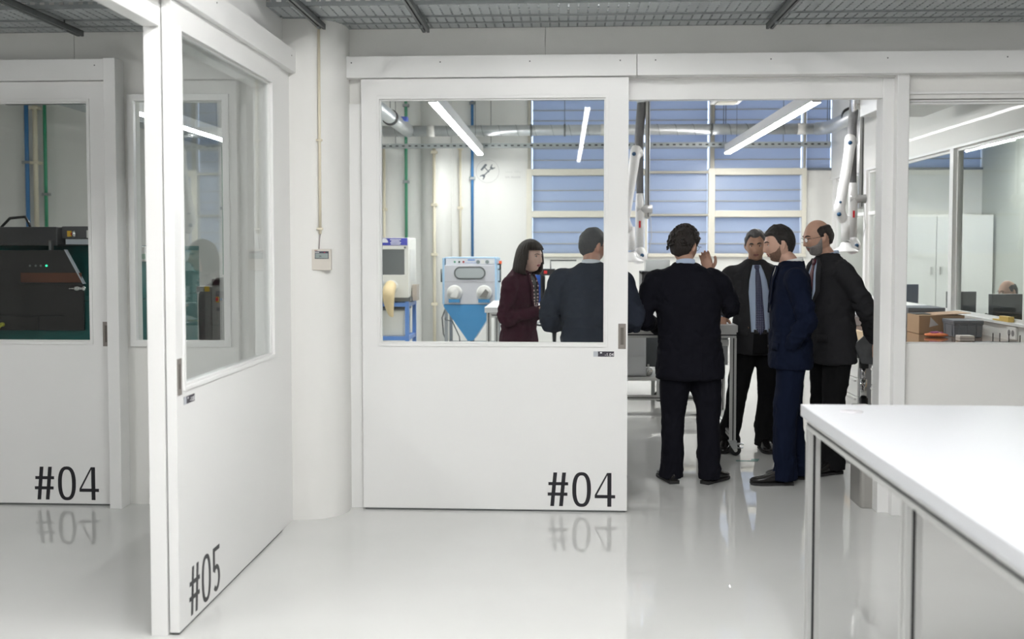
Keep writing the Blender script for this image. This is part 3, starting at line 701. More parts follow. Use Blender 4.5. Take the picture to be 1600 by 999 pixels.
# rear row of white tables
def rear_table(x0, x1, label, outer):
    y0, y1 = 10.24, 11.55; cx = (x0 + x1) / 2; w_ = (x1 - x0) / 2
    t = thing('work_table', label, 'table', (cx, (y0 + y1) / 2, 0), group='white tables in the rear row')
    h = (y1 - y0) / 2
    box(-w_, w_, -h, h, .965, 1.02).build('tabletop', mat('bright_white_laminate', (.82, .82, .83), .35), t, bevel=.003)
    for x in (-w_ + .04, w_ - .04):
        for y in (-h + .04, h - .04): prof_obj('leg', (x, y, .0), (x, y, .965), t)
        prof_obj('side_rail', (x, -h + .07, .94), (x, h - .07, .94), t)
        if x * outer > 0: prof_obj('lower_side_rail', (x, -h + .07, .25), (x, h - .07, .25), t)
    prof_obj('end_rail', (-w_ + .07, -h + .04, .94), (w_ - .07, -h + .04, .94), t)
    prof_obj('end_rail', (-w_ + .07, h - .04, .94), (w_ - .07, h - .04, .94), t)
    prof_obj('lower_end_rail', (-w_ + .07, h - .04, .25), (w_ - .07, h - .04, .25), t)
    return t
rear_table(-.80, .30, 'white aluminium framed table behind the woman in the rear row', -1)
rear_table(.32, 1.62, 'white aluminium framed table behind the curly haired man in the rear row', 1)
# rolling cabinet and bin under the rear table
t = thing('rolling_cabinet', 'white metal cabinet on small wheels under the rear table', 'cabinet', (.62, 10.9, 0))
CBW = mat('cabinet_white', (.74, .75, .77), .4)
box(-.38, .22, -.35, .35, .30, .90).build('body', CBW, t, bevel=.004)
for i in range(3): d_ = box(-.365, .205, -.36, -.349, .32 + .19 * i, .50 + .19 * i).build('drawer', CBW, t, bevel=.002); box(-.15, -.0, -.372, -.36, .47 + .19 * i, .485 + .19 * i).build('handle', ALU, d_)
box(-.42, .86, -.40, .40, .255, .29).build('base_shelf', mat('shelf_white', (.68, .68, .66), .4), t)
for x in (-.36, .35): G().cyl((x, .085), .05, -.35, -.31, 18, 'y').build('wheel', RUBBER, t, True); box(x - .02, x + .02, -.36, -.30, .10, .256).build('wheel_fork', ALU, t)
for x in (-.36, .35): box(x - .02, x + .02, .30, .34, .0, .256).build('foot', ALU, t)
t = thing('waste_bin', 'dark grey wheeled bin standing under the rear table left of the curly haired man', 'bin', (.96, 10.75, .29))
G().rings([[(a * w_, b * w_, z) for a, b in ((-.14, -.12), (.14, -.12), (.14, .12), (-.14, .12))] for w_, z in ((.8, .09), (1.0, .42), (1.06, .43), (1.06, .45))]).build('tub', mat('grey_bin', (.12, .13, .14), .5), t, bevel=.004)
G().ball((0, 0, .47), (.17, .14, .05)).build('lid', BLACK, t, True)
for x in (-.09, .09): G().cyl((x, .045), .045, -.14, -.10, 18, 'y').build('wheel', CHROME, t, True)
for x in (-.09, .09): box(x - .01, x + .01, -.135, -.06, .05, .12).build('wheel_fork', ALU, t)
# printer
t = thing('printer', 'black boxy printer with open front on the rear table', 'printer', (1.00, 11.22, 1.02))
box(-.17, .30, -.18, .22, 0, .02).build('base', BLACK, t); box(-.17, -.14, -.18, .22, .02, .34).build('side_panel', BLACK, t, bevel=.004)
box(.27, .30, -.18, .22, .02, .34).build('side_panel', BLACK, t, bevel=.004); box(-.17, .30, -.18, .22, .31, .345).build('top_panel', BLACK, t, bevel=.004); box(-.14, .27, .19, .215, .02, .31).build('back_panel', BLACK, t)
box(-.10, .22, -.10, .16, .05, .17).build('print_bed', mat('pale_part', (.55, .57, .6), .4), t)
for i in range(4): G().cyl((-.08 + i * .06, -.14), .016, .02, .07 + .015 * (i % 2), 12).build('vial', SOCK, t, True)
t = thing('clear_box', 'low transparent plastic tub standing on the black printer', 'box', (1.02, 11.25, 1.366))
G().frame(-.14, .12, -.10, .10, -.135, .115, -.095, .095, 0, .12).xf(Matrix.Rotation(PI / 2, 4, 'X')).build('walls', mat('clear_plastic', (.85, .87, .87), .2, trans=.7), t)
# cutting machine behind the woman
t = thing('bench_machine', 'small black bench machine with red switch behind the woman', 'machine', (-.12, 11.15, 1.02))
box(-.02, .22, -.15, .15, 0, .34).build('body', mat('dark_blue_black', (.03, .035, .045), .4), t, bevel=.01)
box(-.12, .02, -.16, .0, .30, .37).build('switch_box', BLACK, t, bevel=.006); box(-.10, -.065, -.168, -.16, .32, .352).build('red_switch', mat('red_switch', (.7, .03, .03), .4), t)
G().tube([(-.03, 0, .36), (-.03, 0, .46), (.25, 0, .46)], .008, 8).build('guard_bar', STRUT, t)
t = thing('blue_container', 'blue and black upright canister between the woman and the black bench machine', 'canister', (-.30, 11.2, 1.02))
G().cyl((0, 0), .06, 0, .30, 20).build('body', mat('blue_canister', (.02, .09, .42), .35), t, True); G().cyl((.045, 0), .045, .0, .34, 16).build('black_holder', BLACK, t, True); G().cyl((0, 0), .05, .30, .35, 20).build('cap', mat('grey_cap', (.5, .5, .52), .4), t, True)
# stool with odd items
t = thing('round_stool', 'dark round stool with glassy rim standing between the woman and the grey haired man', 'stool', (-.085, 8.75, 0))
G().lathe((0, 0, .955), [(.17, 0), (.18, .006), (.18, .016), (.17, .022)], 36).build('seat', mat('smoked_seat', (.05, .055, .06), .15), t, True)
G().cyl((0, 0), .02, .08, .955, 16).build('column', CHROME, t, True)
for k_ in range(5):
    a = 2 * PI * k_ / 5; G().tube([(0, 0, .10), (.24 * math.cos(a), .24 * math.sin(a), .05)], .014, 10).build('foot_spoke', BLACK, t, True); G().ball((.24 * math.cos(a), .24 * math.sin(a), .025), .024).build('caster', RUBBER, t, True)
t = thing('pointed_model', 'small grey pointed model on a gold triangular stand on the round stool', 'model', (-.06, 8.72, .978))
G().prism([(-.085, .13), (-.03, .13 - .05), (.02, .02), (-.05, .015)], -.02, .02).build('grey_cone', mat('grey_model', (.35, .37, .40), .4), t, bevel=.004)
GOLD = mat('brass', (.75, .52, .22), .3, .8)
G().tube([(-.06, 0, .008), (.04, 0, .06), (.075, 0, .008), (-.06, 0, .008)], .008, 8).build('brass_triangle', GOLD, t, True)

# ---- blasting cabinets
CAB = mat('cabinet_cream', (.74, .73, .68), .4, var=.01)
t = thing('blasting_cabinet', 'cream blasting cabinet with blue label and hanging glove on a blue stand', 'machine', (-2.20, 12.0, 0))
def cb(x): return (x - 882) * 12.0 / 1600 + 2.20
def cz(y): return 1.62 + (387 - y) * 12.0 / 1600
x0, x1 = cb(570), cb(643)
g = G().frame(x0, x1, cz(464), cz(372), cb(578), cb(637), cz(429), cz(390), -.30, -.27); g.build('front_panel', CAB, t, bevel=.006)
box(x0, x1, -.27, .32, cz(464), cz(372)).build('housing', CAB, t, bevel=.012)
box(cb(577), cb(638), -.292, -.268, cz(430), cz(389)).build('viewing_window', mat('dark_window', (.16, .17, .17), .1), t, bevel=.003)
lb = box(x0 + .01, x1 - .01, -.304, -.298, cz(383.5), cz(372.5)).build('blue_label', mat('label_blue', (.06, .07, .42), .4), t)
LW = mat('label_white', (.8, .8, .85), .5)
G().prism([(cb(606) + .045 * math.cos(PI * k / 12), cz(379.5) + .05 * math.sin(PI * k / 12)) for k in range(13)], -.306, -.303).build('half_moon_logo', LW, lb)
for i, (a, b) in enumerate(((615, 632), (617, 630), (615, 632), (616, 631))): box(cb(a), cb(b), -.306, -.303, cz(375.5 + i * 2.3), cz(374.3 + i * 2.3)).build('print_line', LW, lb)
g = G().tube([(cb(617), -.28, cz(447)), (cb(617), -.33, cz(447))], .075, 24); g.build('glove_ring', CAB, t, True)
GLV = mat('latex_glove', (.78, .62, .36), .5, bump=.2)
G().limb([(cb(616), -.33, cz(446)), (cb(615), -.42, cz(456)), (cb(615), -.40, cz(470)), (cb(617), -.38, cz(486)), (cb(619), -.37, cz(491))], [.068, .072, .062, .036, .022], 18).build('rubber_glove', GLV, t, True)
G().ball((cb(599), -.33, cz(441)), (.05, .05, .05)).build('pale_blue_knob', mat('pale_blue', (.55, .6, .68), .5), t, True)
G().cyl((cb(638), cz(387)), .012, -.31, -.29, 12, 'y').build('lock', STRUT, t)
box(x1, x1 + .006, -.20, .2, cz(440), cz(390)).build('side_door', mat('cabinet_shade', (.66, .65, .62), .4), t)
box(x0 + .05, x1 + .02, -.28, .3, cz(470), cz(464)).build('base_frame', STRUT, t)
BST = mat('blue_steel_stand', (.12, .26, .62), .4)
for x in (x0 + .03, x1 - .02):
    for y in (-.27, .29): box(x - .022, x + .022, y - .022, y + .022, 0, cz(470)).build('stand_leg', BST, t)
for z in (cz(478), cz(530)):
    g = G().frame(x0, x1, -.29, .31, x0 + .04, x1 - .04, -.25, .27, 0, .045); g.xf(Matrix.Translation((0, 0, z)) @ Matrix(((1, 0, 0, 0), (0, 0, 1, 0), (0, 1, 0, 0), (0, 0, 0, 1)))); g.f = [f[::-1] for f in g.f]; g.build('stand_frame', BST, t)
box(x0 + .04, x1 - .06, -.25, .25, cz(530) + .045, cz(483)).build('collecting_tub', mat('tub_cream', (.66, .65, .60), .45), t, bevel=.012)
box(x0 + .03, x1 - .05, -.26, .26, cz(484), cz(481)).build('tub_rim', STRUT, t)
box(cb(645), cb(652), -.1, .1, cz(470), cz(445)).build('side_box', mat('side_box_buff', (.5, .43, .36), .5), t)

t = thing('blasting_cabinet', 'pale grey and blue blasting cabinet with oval window and blue hopper', 'machine', (-1.07, 12.2, 0))
def sx(p): return (p - 882) * 12.2 / 1600 + 1.07
def sz(y): return 1.62 + (387 - y) * 12.2 / 1600
LBL = mat('machine_blue', (.07, .28, .55), .35, var=.03); LTB = mat('machine_light_blue', (.40, .60, .80), .4); LG = mat('machine_pale_grey', (.60, .60, .64), .4)
zc = sz(426); xc = sx(737.5)
def stad(rx, rz, n=32):
    out = []
    for k_ in range(n):
        a = 2 * PI * k_ / n; c_, s_ = math.cos(a), math.sin(a)
        out.append((xc + (rx - rz) * (1 if c_ > 0 else -1) + rz * c_, zc + rz * s_))
    return out
box(sx(697), sx(777), -.30, .28, sz(474), sz(414)).build('housing', LG, t, bevel=.006)
for a, b in ((695.5, 698.5), (776, 779)): box(sx(a), sx(b), -.315, .29, sz(474), sz(403)).build('edge_trim', LTB, t, bevel=.004)
o = G().box(sx(700), sx(776), -.27, .25, sz(414), sz(403)).build('control_panel', mat('panel_white', (.76, .77, .82), .4), t, bevel=.004)
box(sx(699), sx(777), -.275, .26, sz(403.5), sz(402)).build('top_trim', LTB, t)
for p, m_ in ((714, 'g'), (721, 'g2'), (727.5, 'r')): G().cyl((sx(p), sz(409)), .012, -.28, -.265, 12, 'y').build('button', {'g': PGREEN, 'g2': mat('dark_green_btn', (.03, .1, .06), .4), 'r': mat('red_button', (.5, .05, .06), .4)}[m_], o)
for p in (750, 764): G().cyl((sx(p), sz(409)), .022, -.285, -.265, 18, 'y').build('gauge', mat('gauge_grey', (.25, .30, .30), .3), o)
for p in (757, 771): box(sx(p) - .022, sx(p) + .022, -.276, -.269, sz(409) - .022, sz(409) + .022).build('dial_plate', SOCK, o)
box(sx(734), sx(745), -.274, -.269, sz(407), sz(405)).build('panel_print', mat('print_blue', (.2, .35, .7), .5), o)
box(sx(730), sx(748), -.274, -.269, sz(410.5), sz(410)).build('panel_print', mat('print_blue', (.2, .35, .7), .5), o)
w_ = G().prism(stad(.185, .075), -.312, -.29).build('window_seal', mat('seal_grey', (.12, .13, .13), .5), t)
G().prism(stad(.168, .058), -.316, -.305).build('viewing_window', mat('window_pale', (.42, .45, .46), .12), w_)
box(sx(697), sx(777), -.306, -.298, sz(440), sz(438.7)).build('panel_ridge', mat('ridge', (.5, .5, .53), .4), t)
for p in (714, 759.5):
    r_ = G().tube([(sx(p), -.29, sz(456)), (sx(p), -.335, sz(456))], .090, 28).build('arm_port', SOCK, t, True)
    G().tube([(sx(p), -.30, sz(456)), (sx(p), -.338, sz(456))], .076, 28).build('arm_port_liner', mat('liner_white', (.66, .65, .63), .6), r_, True)
    G().prism([(sx(p) - .05, sz(462)), (sx(p) + .02, sz(450)), (sx(p) + .055, sz(455)), (sx(p) + .03, sz(464))], -.352, -.336).build('glove_fold', mat('glove_white', (.72, .71, .69), .6) if p < 720 else mat('glove_dark', (.2, .19, .18), .6), r_)
    box(sx(p) - .065, sx(p) + .065, -.34, -.30, sz(471), sz(466)).build('arm_rest', LBL, t)
g = G(); zt, zb_ = sz(474.5), sz(530)
g.rings([[(sx(a), y, z) for a, y in ((l, -.30), (r_, -.30), (r_, .28), (l, .28))] for l, r_, z in ((697, 777, zt), (697, 777, zt - .02), (734, 742, zb_))]).build('hopper', LBL, t)
box(sx(735), sx(741), -.04, .04, .25, zb_).build('hopper_outlet', STRUT, t)
for a in (698, 775):
    for y in (-.27, .25): box(sx(a), sx(a) + .035, y, y + .035, 0, zt).build('leg', mat('leg_grey', (.38, .4, .42), .4, .3), t)
box(sx(698), sx(775), .22, .26, .45, .48).build('cross_brace', mat('leg_grey', (.38, .4, .42), .4, .3), t)
for a in (695, 779): G().tube([(sx(a), -.05, sz(440)), (sx(a) + (.03 if a > 700 else -.03), -.12, sz(440)), (sx(a) + (.03 if a > 700 else -.03), -.12, sz(421)), (sx(a), -.05, sz(421))], .010, 8).build('side_handle', STRUT, t, True)
box(sx(781), sx(785.5), -.2, -.15, sz(412), sz(407.5)).build('red_knob', mat('orange_red_knob', (.8, .12, .04), .4), t); box(sx(782), sx(784.5), -.19, -.16, sz(421), sz(412)).build('valve', BLACK, t); box(sx(778), sx(785), -.19, -.17, sz(414), sz(412)).build('valve_arm', STRUT, t)
g = G(); g.tube([(sx(699), -.2, sz(480)), (sx(694), -.25, sz(495)), (sx(696), -.25, sz(520)), (sx(705), -.2, sz(545)), (sx(712), -.1, .02)], .008, 8); g.build('hose', STRUT, t, True)
g = G(); g.tube([(sx(703), -.2, sz(478)), (sx(699), -.28, sz(498)), (sx(710), -.28, sz(500)), (sx(720), -.2, sz(525)), (sx(724), -.1, .02)], .007, 8); g.build('hose', STRUT, t, True)

# ---- green machine in the left room
GR = mat('machine_green', (.012, .12, .115), .3, var=.05)
DK = mat('machine_dark_grey', (.055, .055, .06), .3); SM = mat('smoked_panel', (.035, .033, .034), .08)
t = thing('milling_machine', 'large dark green machine with smoked front door and black top box at the far left', 'machine', (-4.2, 8.6, 0))
def mx(p, Y=8.6): return (p - 882) * Y / 1600 + 4.2
def mz(y, Y=8.6): return 1.62 + (387 - y) * Y / 1600
box(-1.6, mx(228, 8.9), -.28, 1.4, 0, 1.18).build('lower_body', GR, t, bevel=.02)
G().prism([(-.28, 1.18), (-.28, 1.22), (.02, mz(384)), (1.4, mz(384)), (1.4, 1.18)], -1.6, mx(208), 'x').build('upper_body', GR, t)
box(-1.6, mx(100), -.30, .5, mz(384), mz(355)).build('top_box', DK, t, bevel=.008)
cbx = box(mx(100), mx(163), -.22, .4, mz(373), mz(354)).build('control_box', mat('control_grey', (.12, .12, .13), .35), t, bevel=.006)
box(mx(110), mx(116), -.235, -.215, mz(370), mz(361)).build('yellow_switch_plate', mat('switch_yellow', (.85, .55, .05), .4), cbx)
G().cyl((mx(119), mz(366)), .012, -.25, -.22, 12, 'y').build('red_switch', mat('red_switch', (.7, .03, .03), .4), cbx); G().ball((mx(122), -.25, mz(366)), (.018, .014, .026)).build('metal_knob', CHROME, cbx, True)
box(mx(140), mx(147), -.226, -.219, mz(372), mz(360)).build('info_label', SOCK, cbx)
box(mx(108), mx(160), -.24, .2, mz(382), mz(374)).build('light_strip_housing', mat('pale_metal', (.62, .66, .72), .3, .3), t)
G().prism([(mx(2), mz(500)), (mx(2), mz(391)), (mx(114), mz(391)), (mx(142), mz(443)), (mx(142), mz(515)), (mx(2), mz(515))], -.325, -.295).build('smoked_door', SM, t, bevel=.004)
G().prism([(mx(114) - .004, mz(391) + .006), (mx(114) + .01, mz(391) + .004), (mx(142) + .012, mz(443)), (mx(142), mz(443))], -.332, -.296).build('door_edge_trim', mat('pale_metal', (.62, .66, .72), .3, .3), t)
box(mx(44), mx(140), -.327, -.324, mz(441), mz(426)).build('brown_reflector_strip', mat('brown_strip', (.16, .06, .035), .25), t)
for i, p in enumerate((59, 68, 76, 85)): G().cyl((mx(p), mz(415)), .009, -.329, -.324, 12, 'y').build('indicator', mat('green_light', (.02, .6, .25), .4, emit=.6) if i == 3 else STRUT, t)
box(mx(43), mx(140), -.34, -.322, mz(444), mz(441)).build('inner_ledge', BLACK, t)
box(mx(90), mx(94), -.34, -.29, mz(391), mz(376)).build('door_catch', STRUT, t, bevel=.003)
g = G().tube([(mx(122), -.34, mz(450)), (mx(146), -.34, mz(450))], .012, 10); g.build('latch_bar', CHROME, t, True); G().ball((mx(134), -.345, mz(450)), (.03, .02, .022)).build('latch', CHROME, t, True); G().ball((mx(145), -.345, mz(450)), (.018, .02, .022)).build('latch', CHROME, t, True)
box(mx(1), mx(110), -.333, -.324, mz(493), mz(492)).build('door_seam', BLACK, t); box(mx(70), mx(71), -.328, -.324, mz(515), mz(494)).build('door_seam', BLACK, t)
YEL = mat('hose_yellow', (.55, .55, .08), .4)
G().tube([(mx(3), -.34, mz(507)), (mx(5), -.36, mz(514)), (mx(9), -.36, mz(514)), (mx(14), -.34, mz(506))], .008, 8).build('yellow_hose', YEL, t, True)
for p in (3, 14): G().cyl((mx(p), mz(506)), .018, -.345, -.325, 14, 'y').build('hose_fitting', YEL, t)
G().tube([(mx(-20), 0, mz(355)), (mx(-5), 0, mz(340)), (mx(20), 0, mz(338)), (mx(27), 0, mz(350)), (mx(28), 0, mz(355))], .012, 10).build('black_cable', BLACK, t, True)
box(mx(205), mx(222), -.1, .3, mz(409), mz(385)).build('white_instrument', SOCK, t, bevel=.008); box(mx(217), mx(223), -.112, -.1, mz(405), mz(397)).build('instrument_label', mat('label_green_grey', (.45, .6, .5), .5), t)

# ---- grey control cabinets seen through door #05
t = thing('control_cabinet', 'grey steel control cabinet with yellow label and red yellow switch behind the #05 door glass', 'machine', (-3.15, 9.4, 0))
def gx(p): return (p - 882) * 9.1 / 1600 + 3.15
def gz(y): return 1.62 + (387 - y) * 9.1 / 1600
GC = mat('cabinet_grey', (.33, .33, .31), .45)
box(gx(322), gx(372), -.3, .4, 0, gz(437)).build('tall_cabinet', GC, t, bevel=.006)
G().prism([(gx(322), gz(447)), (gx(330), gz(435)), (gx(372), gz(433)), (gx(372), gz(447))], -.30, .3).build('cabinet_top', GC, t)
box(gx(329), gx(356), -.31, -.298, gz(472), gz(456)).build('control_panel', mat('panel_dark', (.20, .2, .2), .4), t)
box(gx(330), gx(334.5), -.322, -.308, gz(474), gz(465)).build('switch_plate', mat('switch_yellow', (.85, .55, .05), .4), t); G().ball((gx(332), -.325, gz(469)), (.012, .012, .02)).build('red_switch', mat('red_switch', (.7, .03, .03), .4), t, True)
for p in (338, 342, 346, 350): G().cyl((gx(p), gz(469)), .009, -.322, -.308, 10, 'y').build('button', CHROME if p > 340 else PBLUE, t)
box(gx(330), gx(335), -.305, -.298, gz(488), gz(482)).build('lock_plate', STRUT, t)
box(gx(309), gx(321), -.28, .35, 0, gz(449)).build('side_cabinet', mat('cabinet_grey_darker', (.26, .26, .245), .45), t, bevel=.01)
G().limb([(gx(300), 0, 0.2), (gx(297), 0, gz(480)), (gx(303), 0, gz(462)), (gx(310), 0, gz(450))], [.09, .085, .09, .06], 16).build('bent_exhaust_pipe', mat('pipe_grey_dark', (.22, .21, .2), .5), t, True)
box(gx(297), gx(308), -.29, -.1, gz(457), gz(449)).build('white_label_plate', mat('label_grey_white', (.62, .62, .62), .5), t); box(gx(310), gx(317.5), -.292, -.28, gz(457), gz(449)).build('yellow_label', mat('switch_yellow', (.85, .55, .05), .4), t)
G().tube([(gx(327), 0, gz(436)), (gx(329), 0, gz(429)), (gx(335), 0, gz(429)), (gx(336), 0, gz(436))], .016, 10).build('lifting_eye', BLACK, t, True)

# ---- workbench along the right partition
BTOP = mat('oiled_bench_top', (.30, .17, .10), .08, var=.12, vscale=5, stretch=(1, .15, 1), coat=.5)
t = thing('workbench', 'long bench with glossy brown top and pale wooden edge along the right partition', 'workbench', (3.2, 9.5, 0))
box(-.455, .495, -2.95, 2.75, .835, .85).build('bench_top', BTOP, t); box(-.48, -.45, -2.95, 2.75, .765, .851).build('front_edge', mat('beech_edge', (.72, .54, .34), .45, var=.08, stretch=(8, .5, 8)), t, bevel=.003)
box(-.45, .495, -2.95, 2.75, .79, .835).build('bench_core', mat('beech_edge', (.72, .54, .34), .45), t)
for y in (-2.85, -1.2, 1.6, 2.6):
    for x in (-.42, .42): box(x - .025, x + .025, y - .025, y + .025, 0, .79).build('leg', ALU, t)
def under(y0, y1, label, dk):
    c = thing('drawer_cabinet', label, 'cabinet', (3.02, (y0 + y1) / 2, 0), group='metal drawer cabinets under the bench'); h = (y1 - y0) / 2
    box(-.30, .36, -h, h, .05, .76).build('body', dk, c, bevel=.003); box(-.28, .34, -h + .02, h - .02, 0, .05).build('plinth', STRUT, c)
    for i in range(4):
        d_ = box(-.315, -.299, -h + .01, h - .01, .07 + .172 * i, .235 + .172 * i).build('drawer', SOCK, c, bevel=.002)
        box(-.335, -.315, -h + .05, h - .05, .205 + .172 * i, .222 + .172 * i).build('handle', ALU, d_)
under(9.55, 10.2, 'grey sided drawer cabinet under the bench behind the bald man', mat('cabinet_side_grey', (.42, .42, .43), .45))
under(8.55, 9.15, 'grey sided drawer cabinet under the bench nearer the doorway jamb', mat('cabinet_side_grey', (.42, .42, .43), .45))
# grey steel box and stool behind the jamb
t = thing('steel_bin', 'low rounded grey steel box standing behind the right jamb of the doorway', 'bin', (1.885, 6.52, 0))
G().prism([(-.025, -.12), (.05, -.12), (.05, .12), (-.045, .12), (-.045, -.09), (-.038, -.112)][::1], .0, .62, 'z').build('body', mat('grey_steel_box', (.36, .35, .33), .35, .3), t, bevel=.006)
t = thing('sit_stand_stool', 'black and chrome stool column standing beside the bald man', 'stool', (2.31, 8.0, 0))
G().cyl((0, 0), .033, .03, .46, 20).build('lower_sleeve', BLACK, t, True); G().cyl((0, 0), .026, .46, .60, 20).build('chrome_sleeve', CHROME, t, True); G().cyl((0, 0), .015, .60, .69, 16).build('gas_lift', CHROME, t, True); G().cyl((0, 0), .036, .69, .77, 20).build('seat_hub', BLACK, t, True)
G().lathe((0, 0, .77), [(.04, 0), (.15, .01), (.17, .03), (.165, .05), (.1, .055)], 28).build('seat', mat('grey_seat', (.16, .165, .17), .6), t, True)
for k_ in range(5):
    a = 2 * PI * k_ / 5 + .5; G().tube([(0, 0, .05), (.22 * math.cos(a), .22 * math.sin(a), .035)], .016, 10).build('foot_spoke', BLACK, t, True); G().ball((.22 * math.cos(a), .22 * math.sin(a), .02), .02).build('glide', RUBBER, t, True)

def crate(loc, sx_, sy_, sz_, label, m_, lid=True, rz=0):
    t = thing('storage_crate', label, 'crate', loc, rz)
    G().rings([[(a * k_ * sx_ / 2, b * k_ * sy_ / 2, z) for a, b in ((-1, -1), (1, -1), (1, 1), (-1, 1))] for k_, z in ((.93, 0), (.96, sz_ * .72), (1.0, sz_ * .74), (1.0, sz_ * .80))]).build('tub', m_, t, bevel=.003)
    if lid: box(-sx_ * .51, sx_ * .51, -sy_ * .51, sy_ * .51, sz_ * .80, sz_).build('lid', m_, t, bevel=.006)
    for x in (-.3, 0, .3): box(x * sx_ - .008, x * sx_ + .008, -sy_ / 2, -sy_ / 2 + .02, .01, sz_ * .74).build('rib', m_, t)
    for y in (-.3, .3): box(-sx_ / 2, -sx_ / 2 + .02, y * sy_ - .008, y * sy_ + .008, .01, sz_ * .74).build('rib', m_, t)
    return t
GCR = mat('grey_crate_plastic', (.17, .185, .21), .45)
crate((3.455, 9.06, .8515), .25, .27, .145, 'grey lidded plastic crate on the bench in front of the cardboard box', GCR)
crate((3.42, 10.05, .8515), .34, .40, .20, 'grey plastic crate behind the cardboard box', GCR)
crate((2.955, 10.5, .8515), .40, .6, .10, 'pale grey flat slotted crate on the bench beside the bald man', mat('pale_crate', (.55, .56, .58), .45), lid=False)
t = thing('flat_case', 'flat grey case lying on the pale slotted crate beside the bald man', 'case', (2.955, 10.5, .9325)); box(-.19, .19, -.3, .3, 0, .035).build('case_body', mat('case_grey', (.5, .53, .57), .4), t, bevel=.006); box(-.05, .05, -.31, -.299, .01, .022).build('clasp', BLACK, t)
CARD = mat('cardboard', (.46, .31, .19), .75, var=.05)
t = thing('cardboard_box', 'open brown cardboard box with clear tape on the bench', 'box', (3.35, 9.42, .8515), .02)
box(-.20, .20, -.15, .15, 0, .165).build('carton', CARD, t, bevel=.002)
G().box(-.05, .26, -.16, .16, .168, .173).xf(Matrix.Rotation(-.06, 4, 'Y')).build('lid_flap', mat('cardboard_light', (.58, .40, .27), .7), t)
box(-.19, -.05, -.04, .15, .1655, .172).build('dark_contents', BLACK, t); G().prism([(-.11, .06), (-.03, .08), (-.10, .15)], -.153, -.1495).build('packing_tape', mat('clear_tape', (.7, .7, .7), .1), t)
ORG = mat('orange_packet', (.80, .22, .07), .5, var=.2, vscale=25)
t = thing('orange_packet', 'crumpled orange and purple packet on the bench before the cardboard box', 'packet', (3.20, 8.98, .8515))
g = G().ball((0, 0, .016), (.10, .08, .016), 24, 8); g.v = [(x + .02 * noise.noise(Vector((x, y, z)) * 30), y, z + .008 * max(0, noise.noise(Vector((x, y, 3)) * 25))) for x, y, z in g.v]; g.build('pouch', ORG, t, True)
g = G().ball((.01, .02, .034), (.06, .045, .010), 20, 8); g.v = [(x, y, z + .008 * noise.noise(Vector((x, y, 3)) * 40)) for x, y, z in g.v]; g.build('purple_wrapper', mat('purple_wrap', (.35, .07, .22), .4), t, True)
t = thing('white_block', 'small white plastic block on the bench below the crate', 'block', (3.30, 8.60, .8515)); box(-.06, .06, -.05, .05, 0, .045).build('block', mat('warm_white_plastic', (.72, .66, .62), .4), t, bevel=.006); box(-.06, .062, -.052, .05, .02, .024).build('groove', TAUPE, t)
t = thing('tool_mat', 'black tool tray with upright pins at the right end of the bench', 'tool tray', (3.50, 8.22, .8515))
for i in range(3): box(-.18, .16, -.42 + i * .26, -.24 + i * .26, 0, .006).build('tray_insert', BLACK, t)
for x, y in ((.03, .26), (.06, .16), (.10, .05), (-.02, .27)): G().cyl((x, y), .004, .0, .075, 8).build('pin', BLACK, t)
t = thing('wall_socket', 'double white wall socket under the sill above the bench', 'socket', (XR - .0, 8.62, .915))
box(-.022, 0, -.085, .085, -.052, .052).build('face_plate', SOCK, t, bevel=.006)
for y in (-.035, .035): o = G().cyl((y, 0), .026, -.0235, -.021, 18, 'x').build('outlet', mat('socket_grey', (.25, .24, .25), .4), t)
t = thing('yellow_block', 'yellow block lying on the window sill beside the monitor', 'block', (XR + .0, 8.75, 1.0)); box(-.03, .02, -.09, .09, 0, .045).build('block', mat('yellow_foam', (.70, .48, .12), .6), t, bevel=.004); box(-.03, .02, .09, .22, 0, .012).build('strip', mat('yellow_foam', (.70, .48, .12), .6), t)

# ---- neighbouring room
t = thing('tall_cupboard', 'white two door cupboard against the back wall of the neighbouring room', 'cupboard', (4.98, 14.25, 0))
box(-.75, .75, -.22, .24, 0, 2.06).build('carcass', WHITE, t, bevel=.004)
for s in (-1, 1): d_ = box(min(0, s * .745) + .004, max(0, s * .745) - .004, -.24, -.221, .05, 2.04).build('door', WHITE, t, bevel=.003); box(s * .06 - .012, s * .06 + .012, -.27, -.24, 1.26, 1.36).build('handle', ALU, d_)
t = thing('office_desk', 'pale desk behind the glazed right partition', 'desk', (4.15, 10.3, 0))
box(-.33, .27, -1.8, 1.9, .77, .80).build('desktop', mat('desk_wood_dark', (.16, .10, .08), .4), t, bevel=.003)
for x in (-.3, .24):
    for y in (-1.7, 1.8): box(x - .025, x + .025, y - .025, y + .025, 0, .77).build('leg', ALU, t)
def monitor(x, y, w_, h_, z, rz, label, m_):
    t = thing('monitor', label, 'monitor', (x, y, .80), rz, group='monitors behind the right partition')
    G().rings([[(a * w_ / 2, d, z + b * h_) for a, b in ((-k_, 0), (k_, 0), (k_ * 1.02, 1), (-k_ * 1.02, 1))] for d, k_ in ((0, .92), (.03, 1.0), (.045, 1.0))]).build('screen_back', m_, t, bevel=.004)
    box(-.03, .03, .0, .03, .01, z + .05).build('stand', BLACK, t); box(-.12, .12, -.08, .10, 0, .012).build('stand_foot', BLACK, t)
    box(-w_ * .46, w_ * .46, .0455, .047, z + .02, z + h_ - .02).build('screen', mat('screen_off', (.02, .02, .025), .1), t)
monitor(4.02, 9.45, .36, .26, .14, .15, 'dark grey monitor back in front of the seated man', mat('monitor_grey', (.05, .052, .056), .3, var=.3, vscale=12))
monitor(3.98, 10.45, .30, .26, .12, .1, 'dark grey monitor back in the middle of the glazed partition', mat('monitor_black', (.07, .075, .08), .4))
